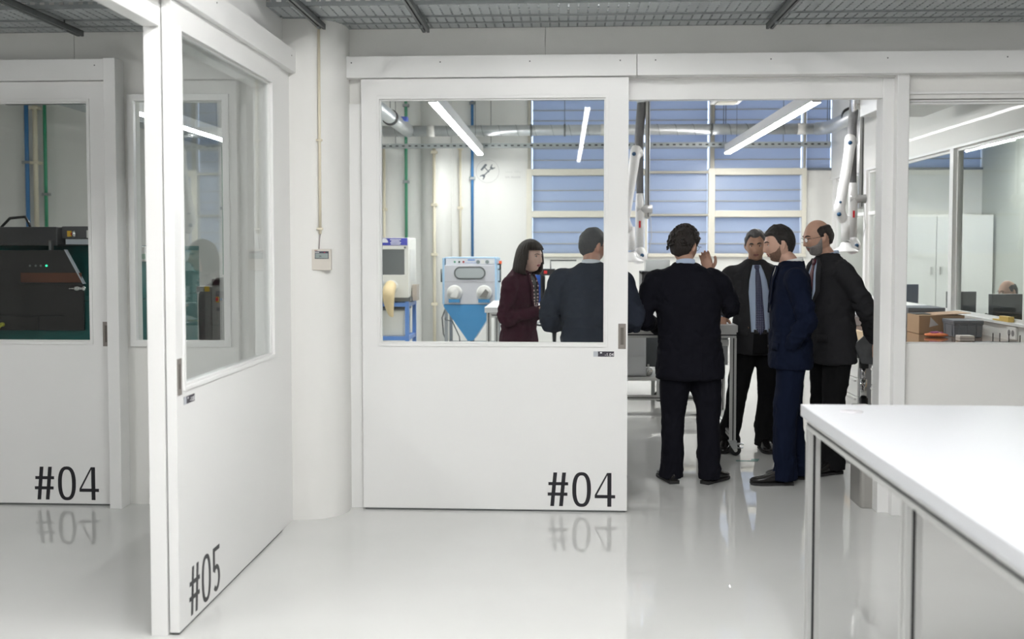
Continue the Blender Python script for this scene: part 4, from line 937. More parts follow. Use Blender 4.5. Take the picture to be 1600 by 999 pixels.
monitor(3.93, 11.9, .24, .30, .10, .1, 'dark blue monitor back nearest the doorway jamb', mat('monitor_blue', (.02, .035, .09), .4))
t = thing('cable_bundle', 'looping dark cables beside the grey monitor', 'cable', (4.0, 9.75, .80))
for i in range(3): G().tube([(-.16 - .02 * i, .1, .0), (-.14, .1, .12), (-.05, .05, .20 - .02 * i), (.03, 0, .17 - .02 * i), (.06, 0, .05), (.07, 0, 0)], .007, 8).build('cable', mat('dark_cable', (.06, .055, .05), .5), t, True)
# floor tape mark under the caster
t = thing('floor_tape', 'dark green corner of tape stuck on the floor by the caster', 'tape', (1.365, 7.80, 0))
G().prism([(-.06, -.02), (.10, -.02), (.13, .07), (.07, .07), (.055, .012), (-.06, .012)], .0003, .0015, 'z').build('tape_mark', mat('green_tape', (.03, .16, .13), .5), t)

# ================================================================= PEOPLE
SKIN = {'light': (.60, .37, .28), 'tan': (.50, .29, .20), 'mid': (.56, .33, .24), 'pale': (.78, .52, .43), 'ruddy': (.60, .33, .25)}
def skinm(k): return mat('skin_' + k, SKIN[k], .48, var=.10, vscale=30, bump=.04, bscale=150)
def cloth(name, c, b=.10): return mat(name, c, .9, bump=b, bscale=260, var=.12, vscale=14, spec=.15)
SHOE = mat('black_shoe_leather', (.012, .011, .011), .22)
def sstep(a, b, x):
    t = min(1, max(0, (x - a) / (b - a))); return t * t * (3 - 2 * t)
def gs(x, c, s): return math.exp(-((x - c) / s) ** 2)
def head_point(az, el, jaw=1.0, longf=1.0):
    """az 0 = face, + towards the person's right; el -90..90; head centred between brow and crown, metres"""
    z = math.sin(el); c = math.cos(el)
    z_ = z
    rr = c if z > 0 else (1 - abs(z) ** 3.2) ** (1 / 2.4)
    rr = max(rr, 0)
    sx_, sy_ = math.sin(az), math.cos(az)
    front = max(0, sy_)
    r = rr * front + c * (1 - front) if z < 0 else c
    x = .078 * sx_ * r; y = (.099 if sy_ > 0 else .100) * sy_ * r; zz = .121 * z * longf
    t = sstep(0, -1, z)
    x *= 1 - (.36 - .12 * jaw) * t
    if y < 0: y *= 1 - .30 * t; x *= 1.03
    else: y *= 1 - .12 * t
    if z > .2 and y > 0: y *= 1 - .06 * sstep(.2, .9, z)
    if sy_ > .1:
        w = sstep(.1, .5, sy_)
        ax = abs(x)
        tn = min(1, max(0, (.020 - zz) / .058)); hn = .004 + .021 * tn
        if zz < -.038: hn *= gs(zz, -.038, .006)
        if zz > .02: hn *= gs(zz, .02, .012)
        d = hn * math.exp(-(x / (.0085 + .006 * tn)) ** 2)
        d -= .010 * math.exp(-((ax - .031) / .015) ** 2 - ((zz - .005) / .011) ** 2)
        d += .005 * gs(zz, .027, .008) * math.exp(-(x / .045) ** 4)
        d += .005 * math.exp(-((ax - .043) / .018) ** 2 - ((zz + .028) / .020) ** 2)
        d += .0055 * math.exp(-((zz + .0585) / .0048) ** 2 - (x / .021) ** 2) + .0055 * math.exp(-((zz + .070) / .005) ** 2 - (x / .019) ** 2)
        d -= .004 * gs(zz, -.083, .007) * math.exp(-(x / .03) ** 2)
        d += .008 * math.exp(-((zz + .102) / .013) ** 2 - (x / .024) ** 2)
        y += d * w
    return Vector((x, y, zz))
def azgrid(n):
    out = []
    for k in range(n):
        u = 2 * PI * k / n; out.append(u - .45 * math.sin(u))      # denser at the face
    return out
NA, NE = 88, 64
def head_grid(**kw):
    az = azgrid(NA); els = [-PI / 2 + PI * (i + .3) / (NE - .4) for i in range(NE)]
    return az, els, [[head_point(a, e, **kw) for a in az] for e in els]
def hairline(az, style):
    a = abs(math.degrees((az + PI) % (2 * PI) - PI))
    if style == 'bald': T = [(0, .3), (62, .3), (70, .05), (80, .005), (92, .0), (98, .03), (108, .02), (125, -.055), (180, -.065)]
    elif style == 'receding': T = [(0, .070), (22, .074), (38, .082), (55, .055), (68, .02), (82, -.005), (90, .03), (104, .02), (122, -.055), (180, -.07)]
    else: T = [(0, .062), (34, .067), (50, .066), (61, .060), (70, .042), (78, .008), (86, -.010), (90, .025), (104, .015), (120, -.055), (180, -.078)]
    for (a0, v0), (a1, v1) in zip(T, T[1:]):
        if a <= a1: return v0 + (v1 - v0) * (a - a0) / (a1 - a0)
    return T[-1][1]
def cap_mesh(grid, az, els, maskf, thick, nz=0.0, freq=40, seed=0):
    """shell lying on the head: lifted where the mask is 1, tucked below the skin elsewhere"""
    g = G(); idx = {}; vs = []; keep = {}
    for i, e in enumerate(els):
        for j, a in enumerate(az):
            p = grid[i][j]; m = maskf(a, p)
            n = Vector((p.x / .0061, p.y / .0098, p.z / .0146)); n.normalize()
            off = -.005 + (thick + .005) * m
            if nz and m > 0: off += m * nz * (noise.noise(p * freq + Vector((seed, 0, 0))) + .6 * noise.noise(p * freq * 2.3 + Vector((0, seed, 0))))
            vs.append(p + n * off); keep[(i, j)] = m
    fs = []
    for i in range(len(els) - 1):
        for j in range(len(az)):
            k = (j + 1) % len(az)
            if max(keep[(i, j)], keep[(i, k)], keep[(i + 1, j)], keep[(i + 1, k)]) > 0:
                fs.append((i * len(az) + j, i * len(az) + k, (i + 1) * len(az) + k, (i + 1) * len(az) + j))
    top = (len(els) - 1) * len(az)
    if keep[(len(els) - 1, 0)] > 0: fs.append(tuple(top + j for j in range(len(az))))
    used = sorted({i for f in fs for i in f}); mp = {u: n_ for n_, u in enumerate(used)}
    return g.add([vs[u] for u in used], [tuple(mp[i] for i in f) for f in fs])

def remesh(g, name, voxel, m, parent, smooth_it=4, fold=0.0, ffreq=(9, 9, 5), seed=0, label=None, post=None):
    o = g.build(name, m)
    r = o.modifiers.new('r', 'REMESH'); r.mode = 'VOXEL'; r.voxel_size = voxel
    if smooth_it:
        s_ = o.modifiers.new('s', 'SMOOTH'); s_.factor = .5; s_.iterations = smooth_it
    dg = bpy.context.evaluated_depsgraph_get(); me = bpy.data.meshes.new_from_object(o.evaluated_get(dg)); old = o.data
    o.modifiers.clear(); o.data = me; bpy.data.meshes.remove(old); me.name = name
    if not me.materials: me.materials.append(m)
    if fold or post:
        sd = Vector((seed * 3.1, seed * 1.7, seed))
        nn = [v.normal.copy() for v in me.vertices]
        for v, n in zip(me.vertices, nn):
            p = v.co
            if fold:
                q = Vector((p.x * ffreq[0], p.y * ffreq[1], p.z * ffreq[2])) + sd
                w = noise.noise_vector(q * .6) * .8; a = noise.noise(q + w)
                b = 1 - abs(noise.noise(q * 1.9 + w * 1.4)) * 2
                k = fold(p) if callable(fold) else fold
                v.co = p + n * (a * .9 + b * .45) * k
            if post: post(v)
    me.polygons.foreach_set('use_smooth', [True] * len(me.polygons)); me.update()
    o.parent = parent
    if label: o['label'] = label
    return o

def hand(g, wrist, dirv, nrm, side, curl=.3, spread=.12, sc=1.0, thumb=.0):
    """palm + four unequal bent fingers + thumb from the side of the palm. dirv fingers, nrm back of the hand, side=+1 thumb on dirv x nrm"""
    a = Vector(dirv).normalized(); n = Vector(nrm); n = (n - a * n.dot(a)).normalized(); s = a.cross(n) * side; w = Vector(wrist)
    R = []
    for t, hw, ht in ((-.035, .026, .021), (0, .027, .019), (.03, .036, .017), (.065, .042, .015), (.088, .041, .012), (.096, .036, .007)):
        c = w + a * t * sc
        R.append([c + (s * math.cos(u) * hw + n * math.sin(u) * ht) * sc for u in [2 * PI * k / 18 for k in range(18)]])
    g.rings(R)
    for off, L, r in ((.031, .072, .0086), (.0105, .080, .0090), (-.0105, .074, .0086), (-.031, .058, .0076)):
        p = w + (a * .080 + s * off) * sc; pts = [p]; ang = 0; d0 = (a + s * off * spread * 10).normalized()
        for k_, f in enumerate((.46, .30, .24)):
            ang += curl * (.8 if k_ == 0 else 1.15)
            d = d0 * math.cos(ang) - n * math.sin(ang); p = p + d * (L + (.012 if k_ == 0 else 0)) * f * sc; pts.append(p)
        g.limb(pts, [r * sc, r * .96 * sc, r * .86 * sc, r * .74 * sc], 10, 3)
    p = w + (a * .018 + s * .024 - n * .004) * sc; pts = [p]
    for f, da, ds, dn in ((.040, .62, .72, -.25 - thumb), (.032, .85, .40, -.30 - thumb), (.026, .95, .15, -.35 - thumb)):
        p = p + (a * da + s * ds + n * dn).normalized() * f * sc; pts.append(p)
    g.limb(pts, [.014 * sc, .0125 * sc, .0108 * sc, .0088 * sc], 10, 3)

def ell(cx, cy, z, rx, ry, n=28, e=2.4, tilt=0.0):
    out = []
    for k in range(n):
        a = 2 * PI * k / n; c, s_ = math.cos(a), math.sin(a)
        x = rx * math.copysign(abs(c) ** (2 / e), c); y = ry * math.copysign(abs(s_) ** (2 / e), s_)
        out.append((cx + x, cy + y, z + tilt * y))
    return out
def shoe(parent, x, y, yaw, s=1.0, heelr=0.0):
    M = Matrix.Translation((x, y, 0)) @ Matrix.Rotation(yaw, 4, 'Z')
    prof = [(-.088, .018, .040), (-.08, .030, .070), (-.055, .037, .086), (-.01, .038, .096), (.03, .040, .088), (.07, .046, .066), (.11, .050, .050), (.15, .047, .042), (.18, .036, .034), (.197, .018, .024)]
    g = G(); R = []
    for t, w, h in prof:
        ring = []
        for k in range(18):
            a = 2 * PI * k / 18; c, s_ = math.cos(a), math.sin(a)
            ring.append((w * math.copysign(abs(c) ** .8, c) * s, t * s, .012 + h / 2 * (1 + math.copysign(abs(s_) ** .75, s_)) * s))
        R.append(ring)
    g.rings(R).xf(M); o = g.build('shoe', SHOE, parent, True)
    pts = [(w * 1.07 + .002, t) for t, w, h in prof]; out = [(-a * s, b * s) for a, b in pts] + [(a * s, b * s) for a, b in pts[::-1]]
    G().prism(out, .004, .018, 'z').xf(M).build('sole', RUBBER, o)
    G().prism([(-.034 * s, -.092 * s), (-.036 * s, -.03 * s), (.036 * s, -.03 * s), (.034 * s, -.092 * s)][::-1], .0, .024, 'z').xf(M).build('heel', RUBBER, o)
    return o

def person(label, loc, rz, P):
    """local frame: the person faces +Y, their right hand is +X"""
    s = P.get('s', 1.0); w = P.get('w', 1.0)
    root = thing('person', label, 'person', (loc[0], loc[1], 0), rz)
    skm = skinm(P.get('skin', 'mid')); dz = P.get('dz', 0.0)
    lean = P.get('lean', 0.0)                       # forward shift of the shoulders
    side = P.get('side', 0.0)                       # sideways shift of the shoulders
    def up(x, y, z):                                # torso bend: shears with height above the hips
        t = sstep(.95, 1.50, z) ; t = (max(0, z - .95) / .55) ** 1.3
        return Vector((x + side * t, y + lean * t, z * s + dz))
    sh = {k: up(k * .185 * w, -.005, 1.425) for k in (1, -1)}
    arms = P['arms']                                # {1:(elbow,wrist,dir,nrm,curl), -1:...}
    H = up(0, .035, 1.50); H = H + Vector(P.get('head_off', (0, 0, 0)))
    hc = H + Vector((0, .02, .128 * s))             # head centre
    MH = Matrix.Translation(hc) @ Matrix.Rotation(P.get('head_yaw', 0), 4, 'Z') @ Matrix.Rotation(P.get('head_tilt', 0), 4, 'X') @ Matrix.Rotation(P.get('head_roll', 0), 4, 'Y') @ Matrix.Scale(P.get('head_s', 1.0) * s, 4)
    feet = P['feet']                                # {1:(x,y,yaw), -1:...}
    hipz = P.get('hipz', .90) * s
    # ---- body: one continuous skin mesh
    g = G()
    az, els, hg = head_grid(jaw=P.get('jaw', 1.0))
    g.rings([[tuple(MH @ p) for p in row] for row in hg])
    for k in (1, -1):
        ear = G(); ear.ball((0, 0, 0), (.008, .018, .031), 14, 10)
        ear.ball((.005, -.006, .006), (.006, .014, .022), 12, 8)
        Me = MH @ Matrix.Translation((k * .079, -.006, -.006)) @ Matrix.Rotation(k * .42, 4, 'Z') @ Matrix.Rotation(.15, 4, 'X')
        if k < 0: Me = Me @ Matrix.Scale(-1, 4, (1, 0, 0)); ear.f = [f[::-1] for f in ear.f]
        ear.xf(Me); g.add(ear.v, ear.f)
    g.limb([up(0, -.02, 1.36), up(0, -.01, 1.47), (H + hc) / 2 + Vector((0, -.012, 0)), hc + Vector((0, -.018, -.03))], [.062, .056 * P.get('neck', 1), .055 * P.get('neck', 1), .055], 18)
    g.limb([Vector((0, 0, (hipz / s + .02) * s)) if not P.get('sit') else Vector((0, 0, hipz)), up(0, 0, 1.10), up(0, 0, 1.30), up(0, 0, 1.38)], [.09, .08, .09, .07], 16, flat=1.0)
    for k in (1, -1):
        el, wr, hd, nm, cu = arms[k][:5]; el = Vector(el); wr = Vector(wr)
        g.limb([up(k * .05 * w, 0, 1.39), sh[k] + Vector((-k * .025, 0, -.03)), (sh[k] + el) / 2, el, (el + wr) / 2, wr], [.04, .040, .038, .034, .032, .024], 14)
        hand(g, wr, hd, nm, arms[k][5] if len(arms[k]) > 5 else 1, cu, sc=P.get('hand_s', 1.0))
        fx, fy, fyaw = feet[k]
        if P.get('sit'): kn = Vector((k * .11, .44, hipz)); 
        else:
            kn = (Vector((k * .095 * w, 0, hipz)) + Vector((fx, fy, .09))) / 2 + Vector((-math.sin(fyaw) * .02, math.cos(fyaw) * .02, .03))
        hp = Vector((k * .085, 0, hipz))
        g.limb([hp, (hp + kn) / 2, kn, (kn + Vector((fx, fy, .09))) / 2, Vector((fx, fy - .0, .07))], [.06, .055, .045, .042, .030], 14)
        ft = Vector((fx, fy, .05)); fd_ = Vector((-math.sin(fyaw), math.cos(fyaw), 0))
        g.limb([ft, ft + fd_ * .05, ft + fd_ * .13 + Vector((0, 0, -.015))], [.026, .026, .018], 12)
    body = remesh(g, 'body', .0062, skm, root, 1)
    # BVH of the face for the features
    hv = [MH @ p for row in hg for p in row]; hf = []
    for i in range(NE - 1):
        for j in range(NA): k = (j + 1) % NA; hf.append((i * NA + j, i * NA + k, (i + 1) * NA + k, (i + 1) * NA + j))
    bl = BVHTree.FromPolygons([p for row in hg for p in row], hf)
    def face(x, z, off=0.0):
        h = bl.ray_cast(Vector((x, .3, z)), Vector((0, -1, 0))); y = h[0].y if h[0] else .08
        return Vector((x, y + off, z))
    eye_w = mat('eye_white', (.62, .58, .55), .3); iris = mat('iris_' + P.get('eyes', 'brown'), {'brown': (.03, .018, .012), 'grey': (.08, .10, .12)}[P.get('eyes', 'brown')], .15)
    hairc = P['hair_mat']; brow_m = P.get('brow_mat', hairc)
    for k in (1, -1):
        c = face(k * .031, .005, -.0080)
        e = G().ball(c, (.0135, .0115, .0095), 14, 10).xf(MH).build('eye', eye_w, body, True)
        G().ball(c + Vector((0, .0085, 0)), (.0055, .0036, .0058), 12, 8).xf(MH).build('iris', iris, body, True)
        G().tube([c + Vector((-.0145, .007, .003)), c + Vector((-.005, .0115, .0085)), c + Vector((.006, .0115, .0085)), c + Vector((.0145, .007, .003))], [.0022, .003, .003, .0022], 8).xf(MH).build('eyelid', mat('lid_shade', (.33, .19, .14), .5), body, True)
        pts = [face(k * x, z, .0005) for x, z in ((.013, .022), (.024, .027), (.036, .0275), (.048, .020))]
        G().tube(pts, [.0028, .0042 * P.get('brow', 1), .0038 * P.get('brow', 1), .0018], 8).xf(MH).build('eyebrow', brow_m, body, True)
        G().ball(face(k * .0075, -.0455, -.004), (.0035, .004, .002), 8, 6).xf(MH).build('nostril', mat('nostril_dark', (.08, .03, .025), .7), body, True)
    lipm = mat('lips_' + P.get('lips', 'm'), (.36, .15, .13) if P.get('lips', 'm') == 'm' else (.40, .09, .11), .4)
    G().tube([face(x, -.0575 + z, .0) for x, z in ((-.022, -.006), (-.012, -.001), (0, -.002), (.012, -.001), (.022, -.006))], [.0012, .0034, .0036, .0034, .0012], 8).xf(MH).build('upper_lip', lipm, body, True)
    G().tube([face(x, -.070 + z, -.0005) for x, z in ((-.020, .004), (-.010, .0), (0, -.001), (.010, 0), (.020, .004))], [.001, .0040, .0046, .0040, .001], 8).xf(MH).build('lower_lip', lipm, body, True)
    G().tube([face(x, -.0645, .0008) for x in (-.021, -.01, 0, .01, .021)], [.0008, .0014, .0014, .0014, .0008], 6).xf(MH).build('mouth_line', mat('mouth_dark', (.10, .03, .03), .6), body, True)
    # ---- hair
    st = P['hair']
    if st == 'bob':
        g = G(); R = []
        zs = [-.128, -.125, -.112, -.09, -.06, -.02, .02, .055, .085, .108, .124, .130]
        rxs = [.088, .106, .114, .115, .110, .104, .099, .090, .074, .052, .026, .006]
        rys = [.085, .103, .110, .111, .110, .108, .104, .097, .082, .060, .032, .008]
        n = 96
        for z, rx, ry in zip(zs, rxs, rys):
            R.append([])
            for k in range(n):
                a = 2 * PI * k / n; q = .0025 * math.sin(a * 31 + z * 12) + .004 * noise.noise(Vector((math.sin(a) * 5, math.cos(a) * 5, z * 8)))
                yy = math.cos(a) * (ry + q); 
                R[-1].append((math.sin(a) * (rx + q), yy * (1.0 if yy > 0 else 1.0 + .16 * sstep(.04, -.10, z)) - .006, z - (.012 * sstep(.0, -.1, z) if abs(a - PI) < 1.2 else 0)))
        outer = G().rings(R, cap=True)
        # open the face: keep a frame of hair left and right and a fringe
        fs = []
        for f in outer.f:
            c = sum((Vector(outer.v[i]) for i in f), Vector()) / len(f)
            ang = abs(math.degrees(math.atan2(c.x, c.y)))
            if len(f) > 8 and c.z < 0: continue
            if ang < 62 + 10 * sstep(.0, -.12, c.z) and c.z < .042: continue
            fs.append(f)
        outer.f = fs; outer.xf(MH); o = outer.build('hair', hairc, body, True)
        so_ = o.modifiers.new('thick', 'SOLIDIFY'); so_.thickness = .016; so_.offset = -1
    else:
        hl = P.get('hair_thick', .014); nz = P.get('hair_noise', .004)
        def mk(a, p):
            m = sstep(-.006, .008, p.z - hairline(a, st))
            if st == 'bald': m *= 1 - sstep(.062, .085, p.z + max(0, p.y) * .6)
            ad = abs(math.degrees((a + PI) % (2 * PI) - PI))
            th = m
            return th
        def mk2(a, p):
            m = mk(a, p)
            if st != 'bald': m *= .55 + .45 * sstep(-.02, .07, p.z)
            return m
        cap_mesh(hg, az, els, mk2, hl, nz, P.get('hair_freq', 45), P.get('seed', 0)).xf(MH).build('hair', hairc, body, True)
        if P.get('curls'):
            rnd = random.Random(3); g = G()
            for i in range(150):
                a = rnd.uniform(-PI, PI); e = rnd.uniform(-.2, 1.5); p = head_point(a, e)
                if p.z < hairline(a, st) + .01: continue
                n = Vector((p.x / .0061, p.y / .0098, p.z / .0146)).normalized(); t_ = n.cross(Vector((rnd.random() - .5, rnd.random() - .5, rnd.random() - .5))).normalized(); b_ = n.cross(t_)
                r_ = rnd.uniform(.008, .014); c = p + n * (hl * .9)
                g.tube([c + (t_ * math.cos(u) + b_ * math.sin(u)) * r_ + n * .004 * math.sin(u * 1.5) for u in [.9 * k * .6 for k in range(8)]], [.0045, .006, .006, .006, .006, .006, .005, .003], 6)
            g.xf(MH).build('hair_curls', hairc, body, True)
    if P.get('beard'):
        bk = P['beard']
        def mb(a, p):
            ad = abs(math.degrees((a + PI) % (2 * PI) - PI))
            if ad > 84: return 0
            up_ = -.052 if ad < 20 else (-.052 + (ad - 20) / 30 * .008 if ad < 50 else -.044 + ((ad - 50) / 34) ** 2 * .052)
            m = sstep(.003, -.006, p.z - up_)
            lip = math.exp(-((abs(p.x)) / .021) ** 4) * math.exp(-((p.z + .064) / .0095) ** 4)
            if p.y < .04: lip = 0
            mou = sstep(-.044, -.050, p.z) * math.exp(-(p.x / .026) ** 4) if p.y > .05 else 0
            return max(m, mou) * (1 - lip)
        cap_mesh(hg, az, els, mb, bk[1], .0018, 120, 2).xf(MH).build('beard', bk[0], body, True)
    if P.get('glasses'):
        gm = mat('glasses_frame', (.10, .09, .09), .25, .8)
        gl = G(); yf = max(face(.03, .03).y, face(0, .008).y - .004) + .004
        for k in (1, -1):
            c = Vector((k * .032, yf, .001)); pts = [c + Vector((.0225 * math.cos(u), -.004 * abs(math.cos(u)), .016 * math.sin(u))) for u in [2 * PI * i / 20 for i in range(21)]]
            gl.tube(pts, .0011, 6)
            gl.tube([c + Vector((k * .0225, -.004, .006)), (k * .079, yf - .02, .008), (k * .084, .0, .006), (k * .080, -.02, -.006)], .0014, 6)
        gl.tube([(-.010, yf, .004), (0, yf + .002, .007), (.010, yf, .004)], .0012, 6)
        o = gl.xf(MH).build('glasses', gm, body, True)
        for k in (1, -1): G().rings([[(k * .032 + .022 * math.cos(u), yf - .002 + d, .001 + .0155 * math.sin(u)) for u in [2 * PI * i / 20 for i in range(20)]] for d in (-.0005, .0005)]).xf(MH).build('lens', GLASS, o)
    # ---- trousers
    tm = P['trousers']; g = G(); dzh = (.90 * s - hipz)
    if P.get('sit'):
        g.rings([ell(0, 0, z, .165 * w, .12) for z in (hipz - .10, hipz, hipz + .2)])
        for k in (1, -1):
            fx, fy, fyaw = feet[k]; g.limb([(k * .085, 0, hipz), (k * .1, .22, hipz), (k * .11, .44, hipz - .01), (fx, fy, .28), (fx, fy, .07)], [.09, .085, .07, .065, .065], 20)
    else:
        g.rings([ell(0, 0, z * s, rx * w, ry * w) for z, rx, ry in ((.80, .14, .12), (.86, .168, .13), (.95, .172, .13), (1.06, .160, .118))])
        for k in (1, -1):
            fx, fy, fyaw = feet[k]
            hp = Vector((k * .088 * w, 0, .87 * s)); an = Vector((fx, fy, .0)); kn = hp.lerp(an, .47) + Vector((-math.sin(fyaw) * .025, math.cos(fyaw) * .025, 0))
            fw = Vector((-math.sin(fyaw), math.cos(fyaw), 0))
            path = [(hp + Vector((0, 0, .06)), .085), (hp + Vector((0, 0, -.06)), .098 * w), (hp.lerp(kn, .5), .092 * w), (kn, .077), (kn.lerp(an, .45), .072), (an + Vector((0, 0, .14)), .070), (an + fw * .004 + Vector((0, 0, .075)), .074), (an + fw * .008 + Vector((0, 0, .042)), .073)]
            g.limb([p for p, _ in path], [r for _, r in path], 24, 3)
    def tf(p): return .010 + .020 * sstep(.35, .08, p.z) + .004 * gs(p.z, .47 * s, .1)
    def cutlow(v):
        if v.co.z < .035: v.co.z = .035
    remesh(g, 'trousers', .012, tm, root, 3, tf, (12, 12, 6), P.get('seed', 0) + 5, post=cutlow)
    for k in (1, -1):
        fx, fy, fyaw = feet[k]; shoe(root, fx - math.sin(fyaw) * .035 - 0, fy + math.cos(fyaw) * .035, fyaw, P.get('shoe_s', 1.0))
    # ---- jacket
    jm = P['jacket']; g = G(); hem = P.get('hem', .76); b_ = P.get('belly', 0.0)
    prof = [(hem, .212, .150 + b_ * .5), (hem + .05, .210, .150 + b_ * .6), (.95, .196, .142 + b_), (1.08, .186, .134 + b_), (1.20, .195, .136 + b_ * .6), (1.32, .208, .134 + b_ * .2), (1.39, .206, .124), (1.435, .188, .108), (1.468, .150, .092), (1.492, .102, .082), (1.515, .072, .070)]
    if P.get('sit'): prof = [(z if z > 1 else 1.0 - (1.0 - z) * .25, a, c) for z, a, c in prof]
    R = []
    for z, rx, ry in prof:
        t = (max(0, z - .95) / .55) ** 1.3
        tp = P.get('taper', 1.0) if z < 1.3 else 1.0
        R.append(ell(side * t, lean * t + (b_ * .35 if z < 1.3 else 0) + (.004), z * s + dz, rx * w * tp, ry * (w * .5 + .5), 32))
    g.rings(R)
    ar = P.get('arm_r', 1.0)
    for k in (1, -1):
        el, wr = Vector(arms[k][0]), Vector(arms[k][1]); s0 = sh[k] + Vector((-k * .03, 0, -.022)); cuff = wr + (el - wr).normalized() * .012
        g.limb([s0, sh[k] + Vector((k * .012, 0, -.045)), sh[k].lerp(el, .5) + Vector((k * .006, 0, 0)), el, el.lerp(cuff, .5), cuff], [.070 * ar, .078 * ar, .067 * ar, .060 * ar, .052 * ar, .045 * ar], 22, 4)
    els_ = [Vector(arms[k][0]) for k in (1, -1)]
    def jf(p):
        d = min((p - e).length for e in els_)
        return .0095 + .020 * math.exp(-(d / .13) ** 2) + .003 * gs(p.z, 1.0 * s + dz, .12)
    jk = remesh(g, 'jacket', .0105, jm, root, 4, jf, (11, 11, 13), P.get('seed', 0), P.get('jacket_label'))
    jb = BVHTree.FromPolygons([v.co.copy() for v in jk.data.vertices], [tuple(p.vertices) for p in jk.data.polygons])
    def drape(name, rows, off, th, m, par, back=False, nc=6, sm=True):
        """rows: (z, xleft, xright); lies on the jacket surface"""
        vs = []; rr = []
        for i in range(len(rows) - 1):
            (za, la, ra), (zb2, lb_, rb) = rows[i], rows[i + 1]
            kk = max(1, int(abs(za - zb2) / .02))
            for q in range(kk): t = q / kk; rr.append((za + (zb2 - za) * t, la + (lb_ - la) * t, ra + (rb - ra) * t))
        rr.append(rows[-1]); d = -1 if back else 1; last = .13
        for z, l, r in rr:
            tt = (max(0, z - .95) / .55) ** 1.3
            for c in range(nc):
                x = l + (r - l) * c / (nc - 1) + side * tt
                h = jb.ray_cast(Vector((x, d * .8, z * s + dz)), Vector((0, -d, 0)))
                y = h[0].y if h[0] else last
                last = y
                vs.append((x, y + d * off, z * s + dz))
        # relax y
        for _ in range(3):
            ys = [v[1] for v in vs]
            for i in range(len(rr)):
                for c in range(nc):
                    nb = [ys[i2 * nc + c2] for i2, c2 in ((i - 1, c), (i + 1, c), (i, c - 1), (i, c + 1)) if 0 <= i2 < len(rr) and 0 <= c2 < nc]
                    q = vs[i * nc + c]; y2 = .5 * q[1] + .5 * sum(nb) / len(nb)
                    vs[i * nc + c] = (q[0], max(y2, ys[i * nc + c] - .001) if d > 0 else min(y2, ys[i * nc + c] + .001), q[2])
        fs = [(i * nc + c, i * nc + c + 1, (i + 1) * nc + c + 1, (i + 1) * nc + c) for i in range(len(rr) - 1) for c in range(nc - 1)]
        o = G().add(vs, fs).build(name, m, par, sm); so_ = o.modifiers.new('thick', 'SOLIDIFY'); so_.thickness = th; so_.offset = 0
        return o
    # collars
    shm = P.get('shirt_mat'); NB = Vector(up(0, -.005, 1.50))
    def collar(name, m, r0, r1, z0, z1, gap, par, fwd=.02, th=.006):
        R0 = []; n = 30; a0 = math.radians(gap)
        for k in range(n + 1):
            a = a0 + (2 * PI - 2 * a0) * k / n; q = (1 - math.cos(a)) / 2      # 0 front .. 1 back
            ux, uy = math.sin(a), math.cos(a); drop = -.03 * (1 - q)
            R0.append([(NB.x + ux * (r0 + dr), NB.y + uy * (r0 * 1.05 + dr) + fwd * (1 - q) * .5, NB.z + z0 + drop + zz) for dr, zz in ((r1 - r0 + th, 0), (th, z1 - z0), (0, z1 - z0), (r1 - r0, 0))])
        G().rings(R0).build(name, m, par, True)
    if shm and P['hair'] != 'bob':
        collar('shirt_collar', shm, .060 * P.get('neck', 1) ** .5, .066, -.005, .042 + P.get('collar_up', 0), P.get('collar_gap', 22), jk, .022, .004)
    if P['hair'] != 'bob': collar('jacket_collar', jm, .066, .076, -.030, .014, 58, jk, .015, .007)
    if P.get('front'):
        vb = P.get('vbot', 1.04); vt = 1.475; vw = P.get('vw', .075)
        drape('shirt_front', [(vt, -.035, .035), (1.40, -vw * .8, vw * .8), (1.25, -vw, vw), (vb + .05, -vw * P.get('vlow', .3), vw * P.get('vlow', .3))] + P.get('shirt_tail', []), .004, .004, shm, jk)
        if P.get('trouser_gap'): drape('trouser_front', P['trouser_gap'], .006, .004, tm, jk); drape('belt', [(P['trouser_gap'][0][0] + .012, P['trouser_gap'][0][1], P['trouser_gap'][0][2]), (P['trouser_gap'][0][0] - .02, P['trouser_gap'][0][1], P['trouser_gap'][0][2])], .009, .004, BLACK, jk)
        if P.get('tie'):
            tl = P.get('tie_len', vb); drape('tie_knot', [(1.478, -.018, .018), (1.455, -.020, .020), (1.438, -.012, .012)], .016, .012, P['tie'], jk, nc=5)
            drape('tie', [(1.442, -.013, .013), (1.36, -.022, .022), (tl + .05, -.036, .036), (tl, -.002, .002)], .012, .004, P['tie'], jk, nc=5)
        if P.get('necklace'):
            g = G()
            for i in range(26):
                u = i / 25; z = 1.47 - .30 * math.sin(PI * min(1, u)) ** .8; x = .045 * math.cos(PI * u); tt = (max(0, z - .95) / .55) ** 1.3
                h = jb.ray_cast(Vector((x + side * tt, .8, z * s + dz)), Vector((0, -1, 0)))
                if h[0]: g.ball((h[0].x, h[0].y + .012, h[0].z), .0075, 8, 6)
            g.build('necklace', mat('pearl_beads', (.62, .45, .45), .3), jk, True)
        lw = P.get('lapel', .055)
        for k in (1, -1):
            def e(x1, x2): return (min(k * x1, k * x2), max(k * x1, k * x2))
            vl = vw * P.get('vlow', .3)
            drape('lapel', [(1.482, *e(.030, .062)), (1.43, *e(.048, .052 + lw)), (1.36, *e(vw * .80, vw * .80 + lw)), (1.26, *e(vw * .95, vw * .95 + lw * .8)), (vb + .04, *e(vl, vl + .012))], .012, .006, jm, jk)
        if P.get('flaps', True):
            for k in (1, -1):
                lo, hi = (.09, .17) if k > 0 else (-.17, -.09)
                drape('pocket_flap', [(.965, lo, hi), (.915, lo, hi)], .008, .006, jm, jk)
